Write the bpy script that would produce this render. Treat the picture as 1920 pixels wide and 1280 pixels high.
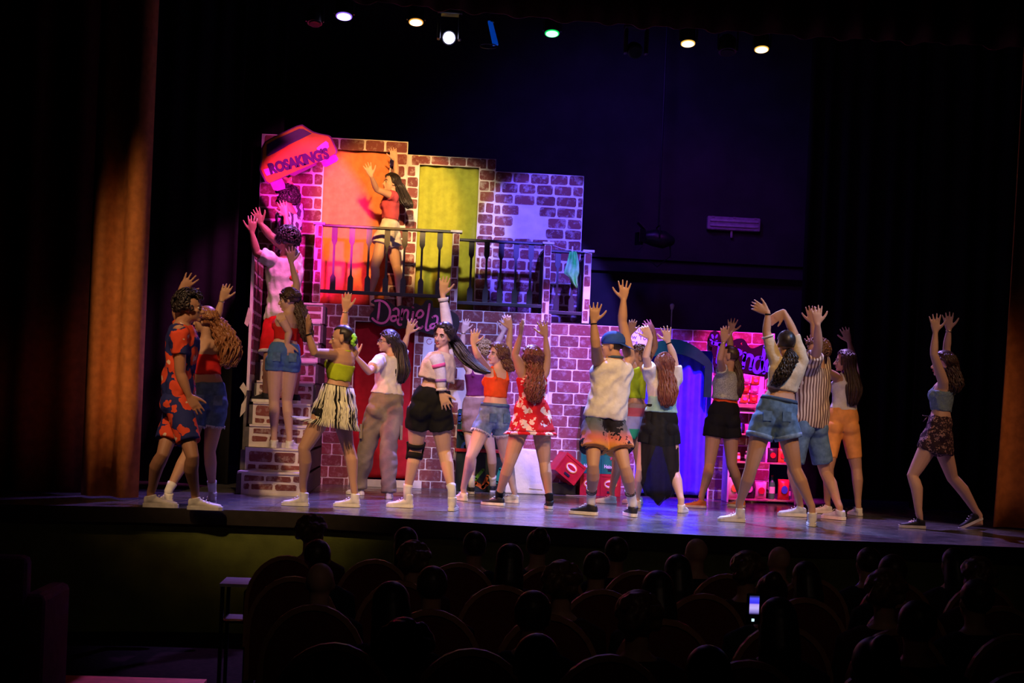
import bpy, bmesh, math, random
import numpy as np
from mathutils import Vector, Matrix

# ------------------------------------------------------------------ camera, world, exposure
SC = bpy.context.scene
COL = SC.collection
for o in list(bpy.data.objects):
    bpy.data.objects.remove(o)
D2R = math.pi / 180
PSI, RHO, FPX, CY = 4.0 * D2R, 2.4 * D2R, 2666.67, 782.0
CAM = np.array([0.0, 0.0, 0.89])                 # z = 0 is the stage floor
FWD = np.array([math.sin(PSI), math.cos(PSI), 0])
R0 = np.array([math.cos(PSI), -math.sin(PSI), 0])
ZZ = np.array([0, 0, 1.0])
RT = R0 * math.cos(RHO) + ZZ * math.sin(RHO)
UP = -R0 * math.sin(RHO) + ZZ * math.cos(RHO)
cd = bpy.data.cameras.new('camera')
cam = bpy.data.objects.new('camera', cd)
COL.objects.link(cam)
cam.matrix_world = Matrix(((RT[0], UP[0], -FWD[0], CAM[0]), (RT[1], UP[1], -FWD[1], CAM[1]),
                           (RT[2], UP[2], -FWD[2], CAM[2]), (0, 0, 0, 1)))
cd.sensor_width = 36; cd.lens = 50; cd.shift_y = (CY - 640) / 1920
cd.clip_start = 0.3
SC.camera = cam
W = bpy.data.worlds.new('world'); SC.world = W; W.use_nodes = True
W.node_tree.nodes['Background'].inputs[0].default_value = (0.25, 0.2, 0.5, 1)
W.node_tree.nodes['Background'].inputs[1].default_value = 0.0006
SC.view_settings.view_transform = 'Standard'; SC.view_settings.look = 'None'
SC.view_settings.exposure = 0.0; SC.view_settings.gamma = 1.0
SC.view_settings.use_curve_mapping = False
try:
    SC.cycles.use_denoising = True
except Exception:
    pass
SC.cycles.max_bounces = 5; SC.cycles.transparent_max_bounces = 12
SC.cycles.sample_clamp_indirect = 4

# ------------------------------------------------------------------ lights (name, position, target, colour, watts, cone deg, blend, radius)
AMBER = (1.0, .56, .22); WARM = (1.0, .74, .50); MAG = (1.0, .03, .62); BLU = (.16, .14, 1.0)
VIO = (.50, .28, 1.0); RED = (1.0, .12, .06)
LIGHTS = [
    # front of house: steep, so the pool ends at the foot of the flats
    ('front_spot', (-3.2, 5.0, 7.6), (-1.0, 14.0, .7), (1.0, .60, .29), 2500, 23, .55, .12),
    ('front_spot', (0.8, 5.0, 7.6), (0.9, 14.0, .7), (1.0, .58, .27), 2400, 23, .55, .12),
    ('front_spot', (4.4, 5.0, 7.6), (3.0, 14.0, .7), (1.0, .56, .25), 2400, 22, .6, .12),
    ('front_spot', (8.0, 6.5, 7.0), (4.9, 13.4, .6), (1.0, .55, .34), 650, 17, .7, .12),
    ('front_spot', (-6.5, 6.5, 7.0), (-2.1, 12.6, .6), (1.0, .48, .26), 280, 15, .7, .12),
    # overhead rig, washing the flats
    ('rig_magenta', (-.35, 12.9, 3.3), (-1.60, 17.8, 3.2), MAG, 2300, 23, .12, .08),
    ('rig_orange', (-0.3, 13.2, 4.55), (-0.42, 17.8, 3.45), (1.0, .50, .14), 1500, 24, .4, .08),
    ('rig_red', (-.6, 13.2, 4.4), (-.95, 17.8, 2.6), (1.0, .06, .20), 700, 9, .3, .08),
    ('rig_warm', (0.35, 13.3, 4.5), (.32, 17.8, 3.35), (1.0, .78, .45), 850, 21, .5, .08),
    ('rig_blue', (1.75, 13.0, 4.4), (1.62, 17.8, 3.15), (.12, .08, 1.0), 2600, 21, .15, .08),
    ('rig_lavender', (-0.3, 12.6, 5.6), (-.3, 17.0, 1.2), (.80, .52, 1.0), 620, 28, .5, .08),
    ('rig_white_blue', (1.1, 12.8, 5.6), (1.0, 17.0, 1.0), (.30, .32, 1.0), 1900, 24, .5, .08),
    ('rig_violet', (2.4, 13.2, 5.4), (2.05, 17.0, 1.3), (.32, .12, 1.0), 4600, 24, .35, .08),
    ('rig_violet', (2.4, 14.2, 4.6), (2.25, 17.0, 1.95), (.70, .38, 1.0), 600, 18, .5, .08),
    ('rig_magenta', (4.3, 13.4, 5.2), (4.05, 17.0, 1.0), (1.0, .03, .75), 3600, 23, .35, .08),
    ('rig_blue', (2.3, 13.8, 5.0), (3.12, 17.0, .9), (.16, .03, 1.0), 2600, 19, .3, .08),
    # coloured rim and floor light on the dancers
    ('rim_violet', (-1.2, 15.9, 5.3), (-1.1, 13.4, .6), (.40, .20, 1.0), 1100, 46, .5, .06),
    ('rim_blue', (.6, 15.9, 5.3), (.4, 13.4, .6), (.24, .22, 1.0), 3200, 44, .5, .06),
    ('rim_blue', (2.4, 15.9, 5.3), (2.2, 13.2, .3), (.34, .42, 1.0), 3800, 42, .5, .06),
    ('rim_violet', (4.2, 15.9, 5.3), (3.8, 13.2, .3), (.50, .30, 1.0), 1700, 40, .5, .06),
    ('side_pink', (-3.6, 13.6, 3.4), (.2, 14.0, .9), (1.0, .20, .22), 800, 30, .6, .08),
    ('side_magenta', (-.9, 14.4, 4.3), (-1.72, 16.1, 2.0), (1.0, .14, .60), 420, 44, .6, .08),
    ('side_blue', (6.2, 11.2, 5.0), (3.0, 13.6, 1.2), (.30, .50, 1.0), 700, 24, .5, .08),
    ('front_violet', (.9, 8.0, 6.0), (.22, 13.6, 1.3), (.36, .26, 1.0), 1500, 8, .5, .08),
    # faint spill on the back wall
    ('back_wash', (2.5, 17.4, 6.4), (3.4, 21.0, 2.6), (.16, .05, 1.0), 150, 120, .9, .3),
    ('back_wash', (4.0, 17.6, 5.0), (4.4, 21.0, 2.8), (.50, .05, .8), 45, 90, .9, .3),
    ('house_glow', (-1.6, 10.6, 1.6), (-2.85, 13.1, 1.0), (1.0, .34, .09), 30, 32, .95, .3),
    ('house_glow', (8.6, 10.0, 4.0), (5.9, 13.4, .8), (1.0, .36, .10), 70, 30, .95, .3),
    ('stalls_fill', (.8, -.6, 5.2), (1.0, 12.6, .2), (1.0, .66, .48), 42, 44, .8, .3),  # added fill from behind the camera, lifts seat rims and stage front
    ('stage_front_fill', (1.4, 10.4, 2.6), (1.6, 12.2, -.6), (1.0, .85, .35), 5, 125, .9, .2),  # added fill with no fixture, brightens the green stage front
    ('rig_magenta', (-.9, 12.9, 4.2), (-1.45, 17.8, 4.05), (1.0, .12, .60), 420, 14, .4, .08),
    ('stalls_spill', (1.0, 12.2, 3.6), (1.2, 9.0, 0), (.50, .22, .8), 15, 120, .9, .2),
]
for n, p, t, c, w, ang, bl, rad in LIGHTS:
    L = bpy.data.lights.new(n, 'SPOT'); L.color = c; L.energy = w
    L.spot_size = ang * D2R; L.spot_blend = bl; L.shadow_soft_size = rad
    o = bpy.data.objects.new(n, L); COL.objects.link(o)
    o.location = p
    o.rotation_euler = (Vector(t) - Vector(p)).to_track_quat('-Z', 'Y').to_euler()

# ------------------------------------------------------------------ pixel <-> world
def ray(px, py): return FWD + RT * (px - 960) / FPX + UP * (CY - py) / FPX
def at(px, py, Y): r = ray(px, py); return CAM + r * (Y / r[1])
def onz(px, py, z=0.0): r = ray(px, py); return CAM + r * ((z - CAM[2]) / r[2])
def atd(px, py, d): return CAM + ray(px, py) * d
def c2w(x, d, z=0.0): return R0 * x + FWD * d + ZZ * z
def unit(v):
    v = np.asarray(v, float); n = np.linalg.norm(v)
    return v / n if n > 1e-9 else v

# ------------------------------------------------------------------ materials
def lin(c):
    if isinstance(c, str):
        c = [int(c[i:i + 2], 16) / 255 for i in (0, 2, 4)]
        c = [x / 12.92 if x <= .04045 else ((x + .055) / 1.055) ** 2.4 for x in c]
    return tuple(c) + (1,)
_M = {}
def mat(name, col, rough=.7, spec=.3, noise=.12, nscale=14, bump=0.0, bscale=60, metal=0, emit=None, es=0, col2=None):
    if name in _M: return _M[name]
    m = bpy.data.materials.new(name); m.use_nodes = True
    nt = m.node_tree; b = nt.nodes['Principled BSDF']
    c = lin(col)
    b.inputs['Roughness'].default_value = rough
    b.inputs['Specular IOR Level'].default_value = spec
    b.inputs['Metallic'].default_value = metal
    tc = nt.nodes.new('ShaderNodeTexCoord')
    nz = nt.nodes.new('ShaderNodeTexNoise'); nz.inputs['Scale'].default_value = nscale; nz.inputs['Detail'].default_value = 4
    nt.links.new(tc.outputs['Object'], nz.inputs['Vector'])
    rp = nt.nodes.new('ShaderNodeValToRGB')
    c2 = lin(col2) if col2 else tuple(min(1, x * (1 + noise)) for x in c[:3]) + (1,)
    c1 = c if col2 else tuple(x * (1 - noise) for x in c[:3]) + (1,)
    rp.color_ramp.elements[0].position = .35; rp.color_ramp.elements[1].position = .65
    rp.color_ramp.elements[0].color = c1; rp.color_ramp.elements[1].color = c2
    nt.links.new(nz.outputs['Fac'], rp.inputs[0]); nt.links.new(rp.outputs[0], b.inputs['Base Color'])
    if bump:
        n2 = nt.nodes.new('ShaderNodeTexNoise'); n2.inputs['Scale'].default_value = bscale; n2.inputs['Detail'].default_value = 3
        nt.links.new(tc.outputs['Object'], n2.inputs['Vector'])
        bp = nt.nodes.new('ShaderNodeBump'); bp.inputs['Strength'].default_value = bump; bp.inputs['Distance'].default_value = .02
        nt.links.new(n2.outputs['Fac'], bp.inputs['Height']); nt.links.new(bp.outputs[0], b.inputs['Normal'])
    if emit:
        b.inputs['Emission Color'].default_value = lin(emit); b.inputs['Emission Strength'].default_value = es
    _M[name] = m
    return m
def cloth(name, col, folds=.5, **k):
    k.setdefault('rough', .85); k.setdefault('spec', .15); k.setdefault('noise', .1)
    return mat(name, col, bump=folds, bscale=k.pop('bscale', 11), **k)
class NT:
    """tiny node helper for patterned cloth"""
    def __init__(s, name, rough=.8):
        s.m = bpy.data.materials.new(name); s.m.use_nodes = True; s.nt = s.m.node_tree
        s.b = s.nt.nodes['Principled BSDF']; s.b.inputs['Roughness'].default_value = rough
        s.b.inputs['Specular IOR Level'].default_value = .2
        s.tc = s.nt.nodes.new('ShaderNodeTexCoord')
        n2 = s.nt.nodes.new('ShaderNodeTexNoise'); n2.inputs['Scale'].default_value = 11
        s.nt.links.new(s.tc.outputs['Object'], n2.inputs['Vector'])
        bp = s.nt.nodes.new('ShaderNodeBump'); bp.inputs['Strength'].default_value = .4; bp.inputs['Distance'].default_value = .02
        s.nt.links.new(n2.outputs['Fac'], bp.inputs['Height']); s.nt.links.new(bp.outputs[0], s.b.inputs['Normal'])
    def n(s, t, **k):
        x = s.nt.nodes.new(t)
        for a, v in k.items(): setattr(x, a, v)
        return x
    def l(s, a, b): s.nt.links.new(a, b)
    def ramp(s, src, stops, const=False):
        r = s.n('ShaderNodeValToRGB'); e = r.color_ramp
        if const: e.interpolation = 'CONSTANT'
        while len(e.elements) < len(stops): e.elements.new(.5)
        for q, (p, c) in zip(e.elements, stops): q.position = p; q.color = lin(c)
        s.l(src, r.inputs[0]); return r.outputs[0]
    def mix(s, f, a, b):
        x = s.n('ShaderNodeMix', data_type='RGBA')
        s.l(f, x.inputs['Factor'])
        for v, i in ((a, 6), (b, 7)):
            if isinstance(v, (tuple, str)): x.inputs[i].default_value = lin(v)
            else: s.l(v, x.inputs[i])
        return x.outputs[2]
    def noise(s, scale, detail=2, co='Object'):
        x = s.n('ShaderNodeTexNoise'); x.inputs['Scale'].default_value = scale; x.inputs['Detail'].default_value = detail
        s.l(s.tc.outputs[co], x.inputs['Vector']); return x.outputs['Fac']
    def math(s, op, a, b=0.0):
        x = s.n('ShaderNodeMath', operation=op)
        for v, i in ((a, 0), (b, 1)):
            if isinstance(v, (int, float)): x.inputs[i].default_value = v
            else: s.l(v, x.inputs[i])
        return x.outputs[0]
    def sep(s, co='Object'):
        x = s.n('ShaderNodeSeparateXYZ'); s.l(s.tc.outputs[co], x.inputs[0]); return x.outputs
    def done(s, col): s.l(col, s.b.inputs['Base Color']); return s.m
def m_blotch(name, base, spot, scale, th=.5, spot2=None):
    t = NT(name)
    v = t.n('ShaderNodeTexVoronoi'); v.inputs['Scale'].default_value = scale
    nz = t.n('ShaderNodeTexNoise'); nz.inputs['Scale'].default_value = scale * 1.3; nz.inputs['Detail'].default_value = 2
    t.l(t.tc.outputs['Object'], nz.inputs['Vector'])
    ad = t.n('ShaderNodeMix', data_type='RGBA'); ad.inputs['Factor'].default_value = .12
    t.l(t.tc.outputs['Object'], ad.inputs[6]); t.l(nz.outputs['Color'], ad.inputs[7]); t.l(ad.outputs[2], v.inputs['Vector'])
    f = t.math('LESS_THAN', v.outputs['Distance'], th)
    c = t.mix(f, base, spot)
    if spot2:
        f2 = t.math('LESS_THAN', v.outputs['Distance'], th * .35)
        c = t.mix(f2, c, spot2)
    return t.done(c)
def m_stripe(name, a, b, freq, axis=0, duty=.5, warp=0.0):
    t = NT(name); s = t.sep()
    x = s[axis]
    if warp: x = t.math('ADD', x, t.math('MULTIPLY', t.noise(5), warp))
    f = t.math('GREATER_THAN', t.math('FRACT', t.math('MULTIPLY', x, freq)), duty)
    return t.done(t.mix(f, a, b))

# ------------------------------------------------------------------ mesh building
class MB:
    def __init__(s): s.v = []; s.f = []
    def add(s, v, f):
        o = len(s.v); s.v += [tuple(map(float, p)) for p in v]; s.f += [tuple(i + o for i in q) for q in f]; return s
    def box(s, x0, x1, y0, y1, z0, z1):
        v = [(x, y, z) for z in (z0, z1) for y in (y0, y1) for x in (x0, x1)]
        return s.add(v, [(0, 2, 3, 1), (4, 5, 7, 6), (0, 1, 5, 4), (2, 6, 7, 3), (0, 4, 6, 2), (1, 3, 7, 5)])
    def obox(s, c, ax, ay, az):
        c, ax, ay, az = map(np.asarray, (c, ax, ay, az))
        v = [c + i * ax + j * ay + k * az for k in (-1, 1) for j in (-1, 1) for i in (-1, 1)]
        return s.add(v, [(0, 2, 3, 1), (4, 5, 7, 6), (0, 1, 5, 4), (2, 6, 7, 3), (0, 4, 6, 2), (1, 3, 7, 5)])
    def loft(s, rings, cap=True):
        """rings: list of (centre, axisA*ra, axisB*rb)"""
        n = s.seg if hasattr(s, 'seg') else 14
        vs = []; fs = []
        for c, a, b in rings:
            for k in range(n):
                t = 2 * math.pi * k / n
                vs.append(np.asarray(c) + a * math.cos(t) + b * math.sin(t))
        m = len(rings)
        for i in range(m - 1):
            for k in range(n):
                k2 = (k + 1) % n
                fs.append((i * n + k, i * n + k2, (i + 1) * n + k2, (i + 1) * n + k))
        if cap:
            vs.append(rings[0][0]); vs.append(rings[-1][0])
            for k in range(n):
                k2 = (k + 1) % n
                fs.append((m * n, k2, k)); fs.append((m * n + 1, (m - 1) * n + k, (m - 1) * n + k2))
        return s.add(vs, fs)
    def tube(s, pts, rad, seg=None, round_ends=True):
        """tapered tube through pts; rad scalar or per point"""
        pts = [np.asarray(p, float) for p in pts]
        if np.isscalar(rad): rad = [rad] * len(pts)
        if seg: s.seg = seg
        rings = []; N = len(pts); prev = None
        for i, p in enumerate(pts):
            t = unit(pts[min(i + 1, N - 1)] - pts[max(i - 1, 0)])
            if prev is None:
                h = np.array([0, 1, 0]) if abs(t[1]) < .9 else np.array([1.0, 0, 0])
            else: h = prev
            a = unit(h - t * np.dot(h, t)); b = np.cross(t, a); prev = a
            if i == 0 and round_ends:
                rings.append((p - t * rad[0] * .85, a * rad[0] * .45, b * rad[0] * .45))
                rings.append((p - t * rad[0] * .5, a * rad[0] * .85, b * rad[0] * .85))
            rings.append((p, a * rad[i], b * rad[i]))
            if i == N - 1 and round_ends:
                rings.append((p + t * rad[i] * .5, a * rad[i] * .85, b * rad[i] * .85))
                rings.append((p + t * rad[i] * .85, a * rad[i] * .45, b * rad[i] * .45))
        s.loft(rings)
        if seg: del s.seg
        return s
    def ell(s, c, ax, ay, az, nu=14, nv=9):
        """ellipsoid with axis vectors"""
        c = np.asarray(c); vs = [c - az]
        for j in range(1, nv):
            ph = math.pi * j / nv - math.pi / 2
            for i in range(nu):
                th = 2 * math.pi * i / nu
                vs.append(c + ax * math.cos(th) * math.cos(ph) + ay * math.sin(th) * math.cos(ph) + az * math.sin(ph))
        vs.append(c + az); fs = []
        for i in range(nu):
            fs.append((0, 1 + (i + 1) % nu, 1 + i))
            b = 1 + (nv - 2) * nu
            fs.append((b + i, b + (i + 1) % nu, len(vs) - 1))
        for j in range(nv - 2):
            for i in range(nu):
                i2 = (i + 1) % nu; o = 1 + j * nu
                fs.append((o + i, o + i2, o + nu + i2, o + nu + i))
        return s.add(vs, fs)
    def sph(s, c, r, nu=12, nv=8):
        return s.ell(c, np.array([r, 0, 0]), np.array([0, r, 0]), np.array([0, 0, r]), nu, nv)
    def prism(s, pts, off):
        """closed outline pts (3d) extruded by vector off"""
        n = len(pts); off = np.asarray(off)
        v = [np.asarray(p) for p in pts] + [np.asarray(p) + off for p in pts]
        f = [tuple(range(n)), tuple(range(2 * n - 1, n - 1, -1))]
        f += [(i, (i + 1) % n + 0, (i + 1) % n + n, i + n) for i in range(n)]
        return s.add(v, f)
    def cyl(s, c, ax, r, seg=16):
        c = np.asarray(c, float); ax = np.asarray(ax, float)
        return s.tube([c, c + ax], r, seg=seg, round_ends=False)
    def mesh(s, name='m', smooth=False):
        me = bpy.data.meshes.new(name); me.from_pydata(s.v, [], s.f); 
        if smooth: me.shade_smooth()
        return me

def tag(o, label=None, cat=None, group=None, kind=None):
    if label: o['label'] = label
    if cat: o['category'] = cat
    if group: o['group'] = group
    if kind: o['kind'] = kind
    return o
def link(name, me, m, parent=None, smooth=False, bevel=0, fixn=True):
    if isinstance(me, MB): me = me.mesh(name, smooth)
    if fixn:
        bm = bmesh.new(); bm.from_mesh(me); bmesh.ops.recalc_face_normals(bm, faces=bm.faces); bm.to_mesh(me); bm.free()
    if smooth: me.shade_smooth()
    if m and not me.materials: me.materials.append(m)
    o = bpy.data.objects.new(name, me); COL.objects.link(o)
    if parent is not None:
        o.parent = parent
        o.matrix_parent_inverse = parent.matrix_basis.inverted()
    if bevel:
        b = o.modifiers.new('bevel', 'BEVEL'); b.width = bevel; b.segments = 2; b.limit_method = 'ANGLE'
    return o
def empty(name, loc, label, cat, group=None):
    o = bpy.data.objects.new(name, None); COL.objects.link(o); o.location = tuple(map(float, loc)); o.empty_display_size = .1
    return tag(o, label, cat, group)
def tdg():
    TSC.view_layers[0].update()
    return TSC.view_layers[0].depsgraph
def remesh(mb, voxel, smooth_it=0):
    """fuse overlapping closed pieces into one continuous surface"""
    bm = bmesh.new(); me = mb.mesh('tmp'); bm.from_mesh(me); bmesh.ops.recalc_face_normals(bm, faces=bm.faces); bm.to_mesh(me); bm.free()
    o = bpy.data.objects.new('tmp', me)
    TMP.objects.link(o)
    md = o.modifiers.new('r', 'REMESH'); md.mode = 'VOXEL'; md.voxel_size = voxel
    if smooth_it:
        sm = o.modifiers.new('s', 'SMOOTH'); sm.iterations = smooth_it; sm.factor = .5
    dg = tdg()
    out = bpy.data.meshes.new_from_object(o.evaluated_get(dg), depsgraph=dg)
    bpy.data.objects.remove(o); bpy.data.meshes.remove(me)
    out.shade_smooth()
    return out
# a scratch scene keeps the remesh evaluations fast; removed at the end
TSC = bpy.data.scenes.new('scratch'); TMP = TSC.collection
# ================================================================== STRUCTURE
YW, YU = 17.0, 17.85
FLZ = -1.05
m_stage = mat('stage_floor_paint', (.05, .045, .045), rough=.28, spec=.6, noise=.25, nscale=3, bump=.05, bscale=9)
def make_floor_mat():
    t = NT('stage_floor_black_gloss', .26)
    s = t.sep()
    sx = t.math('FRACT', t.math('MULTIPLY', s[0], 1 / 1.22)); 
    line = t.math('LESS_THAN', sx, .006)
    c = t.ramp(t.noise(2.2, 5), [(.3, (.10, .095, .10)), (.7, (.16, .15, .16))])
    sc = t.ramp(t.noise(26, 4), [(.45, (.75, .75, .75)), (.75, (1.15, 1.12, 1.1))])
    mx = t.n('ShaderNodeMix', data_type='RGBA', blend_type='MULTIPLY'); mx.inputs[0].default_value = 1
    t.l(c, mx.inputs[6]); t.l(sc, mx.inputs[7])
    col = t.mix(line, mx.outputs[2], (.012, .012, .012))
    r = t.ramp(t.noise(5, 5), [(.3, (.13, .13, .13)), (.7, (.30, .30, .30))])
    t.l(r, t.b.inputs['Roughness']); t.b.inputs['Specular IOR Level'].default_value = .6
    for n in t.nt.nodes:
        if n.type == 'BUMP': n.inputs['Strength'].default_value = .04
    return t.done(col)
m_stage = make_floor_mat()
edge_px = [(-700, 940), (-200, 944), (0, 946), (250, 951), (420, 956), (600, 963), (860, 979), (1100, 993), (1300, 1003), (1500, 1011), (1700, 1018), (1920, 1027), (2300, 1040)]
edge = [onz(*p) for p in edge_px]
b = MB(); top = [e for e in edge] + [np.array([12, 21.2, 0]), np.array([-9, 21.2, 0])]
b.prism(top, (0, 0, -.12)); tag(link('floor', b, m_stage), kind='structure')
m_front = mat('stage_front_dark_green_paint', (.13, .16, .03), rough=.6, noise=.2, nscale=5, bump=.1)
b = MB()
for i in range(len(edge) - 1):
    p, q = edge[i] + np.array([0, .06, 0]), edge[i + 1] + np.array([0, .06, 0])
    b.prism([(p[0], p[1], -.12), (q[0], q[1], -.12), (q[0], q[1], FLZ), (p[0], p[1], FLZ)], (0, .05, 0))
tag(link('wall_front', b, m_front), 'dark green face of the stage below its floor edge', kind='structure')
b = MB()
for i in range(len(edge) - 1):
    p, q = edge[i], edge[i + 1]
    b.prism([(p[0], p[1] - .012, .004), (q[0], q[1] - .012, .004), (q[0], q[1] - .012, -.125), (p[0], p[1] - .012, -.125)], (0, .03, 0))
tag(link('trim_1', b, mat('stage_edge_trim', (.03, .025, .02), rough=.4), fixn=True), kind='structure')
m_aud = mat('auditorium_carpet', (.016, .006, .005), rough=1.0, spec=.02, noise=.3, nscale=30)
tag(link('floor_auditorium', MB().box(-9, 12, -1.5, 13.2, FLZ - .1, FLZ), m_aud), kind='structure')
m_black = mat('black_paint', (.012, .012, .014), rough=.8, noise=.2, bump=.1)
m_back = mat('back_wall_paint', (.045, .042, .05), rough=.75, noise=.18, nscale=2.5, bump=.15, bscale=20)
# back wall: upper field, a ledge band, a recessed lower field
b = MB(); b.box(-9, 12, 21.2, 21.4, 0, 9)
zl = at(1300, 512, 21)[2]; zb = at(1300, 492, 21)[2]
b.box(-9, 12, 21.04, 21.2, zl - .02, zl + .10)
b.box(-9, 12, 21.10, 21.2, zl + .10, zb)
b.box(-9, 12, 21.04, 21.2, zb + .02, 9)
tag(link('wall_back', b, m_back), kind='structure')
tag(link('wall_left', MB().box(-9.2, -9, -1.5, 21.4, FLZ, 9), m_black), kind='structure')
tag(link('wall_right', MB().box(12, 12.2, -1.5, 21.4, FLZ, 9), m_black), kind='structure')
tag(link('ceiling', MB().box(-9.2, 12.2, -1.5, 21.4, 9, 9.2), m_black), kind='structure')

# ------------------------------------------------------------------ curtains
def drape(name, X0, X1, Z0, Z1, Y, m, parent=None, wl=.12, amp=.04, seed=1, nz=10, thick=.006, hem=0.0, Y2=None, taper=0, dens=6, flareb=0):
    rnd = random.Random(seed); Wd = X1 - X0; nx = max(8, int(abs(Wd) / wl * dens)); vs = []
    ph = [rnd.uniform(0, 6.28) for _ in range(4)]
    for j in range(nz + 1):
        tz = j / nz
        for i in range(nx + 1):
            tx = i / nx; x = X0 + Wd * tx
            s = math.sin(2 * math.pi * x / wl + ph[0] + .8 * math.sin(x / wl * 1.3 + ph[1])) * .7 + .3 * math.sin(2 * math.pi * x / wl * .43 + ph[2])
            a = amp * (.45 + .55 * (1 - tz)) if taper else amp
            yy = Y if Y2 is None else Y + (Y2 - Y) * tx
            z = Z0 + (Z1 - Z0) * tz + (hem * s if j == 0 else 0)
            xx = x + flareb * (1 - tz) ** 3 * (tx - .5) * 2
            vs.append((xx, yy + a * s, z))
    fs = [(j * (nx + 1) + i, j * (nx + 1) + i + 1, (j + 1) * (nx + 1) + i + 1, (j + 1) * (nx + 1) + i) for j in range(nz) for i in range(nx)]
    me = bpy.data.meshes.new(name); me.from_pydata(vs, [], fs); me.shade_smooth()
    o = link(name, me, m, parent, fixn=False)
    sd = o.modifiers.new('solid', 'SOLIDIFY'); sd.thickness = thick
    return o
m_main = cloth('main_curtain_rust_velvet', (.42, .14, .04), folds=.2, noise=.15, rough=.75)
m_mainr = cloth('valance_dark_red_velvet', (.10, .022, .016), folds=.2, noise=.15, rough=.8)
m_leg = cloth('black_stage_drape', (.012, .011, .014), folds=.2, rough=.95)
def xat(px, py, Y): return float(at(px, py, Y)[0])
o = drape('stage_curtain', xat(160, 600, 13.1), xat(272, 600, 13.1), .02, 9, 13.1, m_main, wl=.30, amp=.13, seed=4, thick=.012)
tag(o, 'rust orange velvet curtain drawn open at the left edge of the stage', 'curtain')
o = drape('stage_curtain', xat(1898, 650, 13.5), xat(2150, 650, 13.5), .02, 9, 13.5, m_main, wl=.30, amp=.09, seed=9, thick=.012, flareb=.12, nz=24)
tag(o, 'rust orange velvet curtain drawn open at the right edge of the stage', 'curtain')
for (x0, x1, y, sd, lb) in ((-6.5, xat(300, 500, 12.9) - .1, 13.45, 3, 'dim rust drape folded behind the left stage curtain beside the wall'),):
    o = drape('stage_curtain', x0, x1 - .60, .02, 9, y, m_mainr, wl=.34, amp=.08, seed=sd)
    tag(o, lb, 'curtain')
for k, (x0, x1, y, lb) in enumerate(((xat(240, 600, 16.2), xat(440, 600, 16.2), 16.2, 'black masking drape hanging left of the brick stairs'),
                          (xat(470, 300, 18.8), xat(560, 300, 18.8) - .2, 18.8, 'black masking drape hanging behind the top of the stairs'),
                          (xat(1500, 600, 18.2), xat(1780, 600, 18.2), 18.2, 'black masking drape right of the shelves'),
                          (xat(1720, 600, 16.4), xat(2100, 600, 16.4), 16.4, 'black masking drape behind the dancer at the far right'))):
    tag(drape('masking_drape', x0, x1, .01, 8.5, y, m_leg, wl=.28, amp=.06, seed=20 + k), lb, 'drape')
# valance over the proscenium: its lower hem follows the opening and rises towards the left
o_pts = [(560, -12), (700, 2), (900, 22), (1100, 40), (1340, 55), (1500, 66), (1920, 88), (2100, 96)]
vs = []; nx = 260; YV = 12.6
X0, X1 = xat(500, 20, YV), xat(2150, 90, YV)
hx = [float(at(p[0], p[1], YV)[0]) for p in o_pts]; hz = [float(at(p[0], p[1], YV)[2]) for p in o_pts]
for j in range(7):
    for i in range(nx + 1):
        x = X0 + (X1 - X0) * i / nx
        s = math.sin(x * 2 * math.pi / .36 + math.sin(x * 3.1)) * .75 + .25 * math.sin(x * 2 * math.pi / .83)
        z0 = float(np.interp(x, hx, hz)) - .022 * abs(s) 
        vs.append((x, YV + .07 * s, z0 + (7.5 - z0) * (j / 6) ** 1.5))
fs = [(j * (nx + 1) + i, j * (nx + 1) + i + 1, (j + 1) * (nx + 1) + i + 1, (j + 1) * (nx + 1) + i) for j in range(6) for i in range(nx)]
me = bpy.data.meshes.new('valance'); me.from_pydata(vs, [], fs); me.shade_smooth()
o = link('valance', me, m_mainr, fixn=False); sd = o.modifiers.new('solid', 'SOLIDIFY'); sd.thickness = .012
tag(o, 'dark red gathered valance hanging along the top of the stage opening', 'curtain')

# ================================================================== PAINTED FLATS
def brick_mat(name, c1, c2, streak):
    t = NT(name, .75)
    oi = t.n('ShaderNodeObjectInfo')
    c = t.ramp(oi.outputs['Random'], [(0, c1), (1, c2)])
    g = t.n('ShaderNodeNewGeometry')
    nz = t.n('ShaderNodeTexNoise'); nz.inputs['Scale'].default_value = 14; nz.inputs['Detail'].default_value = 6; nz.inputs['Roughness'].default_value = .7
    t.l(g.outputs['Position'], nz.inputs['Vector'])
    f = t.ramp(nz.outputs['Fac'], [(.50, (0, 0, 0)), (.74, (streak, streak, streak))])
    col = t.mix(f, c, (.75, .68, .66))
    return t.done(col)
m_brick = brick_mat('painted_brick_red_brown', (.15, .042, .045), (.24, .066, .062), .35)
m_brick2 = brick_mat('painted_brick_worn', (.15, .042, .045), (.25, .075, .07), .6)
m_mortar = mat('flat_offwhite_paint', (.72, .66, .66), rough=.75, noise=.08, nscale=8, bump=.08)
def sub(iv, a, b):
    out = []
    for s, e in iv:
        if b <= s or a >= e: out.append((s, e)); continue
        if a > s: out.append((s, a))
        if b < e: out.append((b, e))
    return out
def brick_mesh(w, h, d, rnd, ir):
    """front-facing brick slip with worn, uneven outline"""
    r = min(w, h) * (.10 + ir * .22)
    pts = []
    for (cx, cz, a0) in ((w - r, r, -90), (w - r, h - r, 0), (r, h - r, 90), (r, r, 180)):
        for k in range(3):
            a = (a0 + 45 * k) * D2R
            pts.append((cx + r * math.cos(a) + rnd.uniform(-1, 1) * ir * .010, 0, cz + r * math.sin(a) + rnd.uniform(-1, 1) * ir * .010))
    return MB().prism(pts, (0, -d, 0)).mesh('brick')
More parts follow.
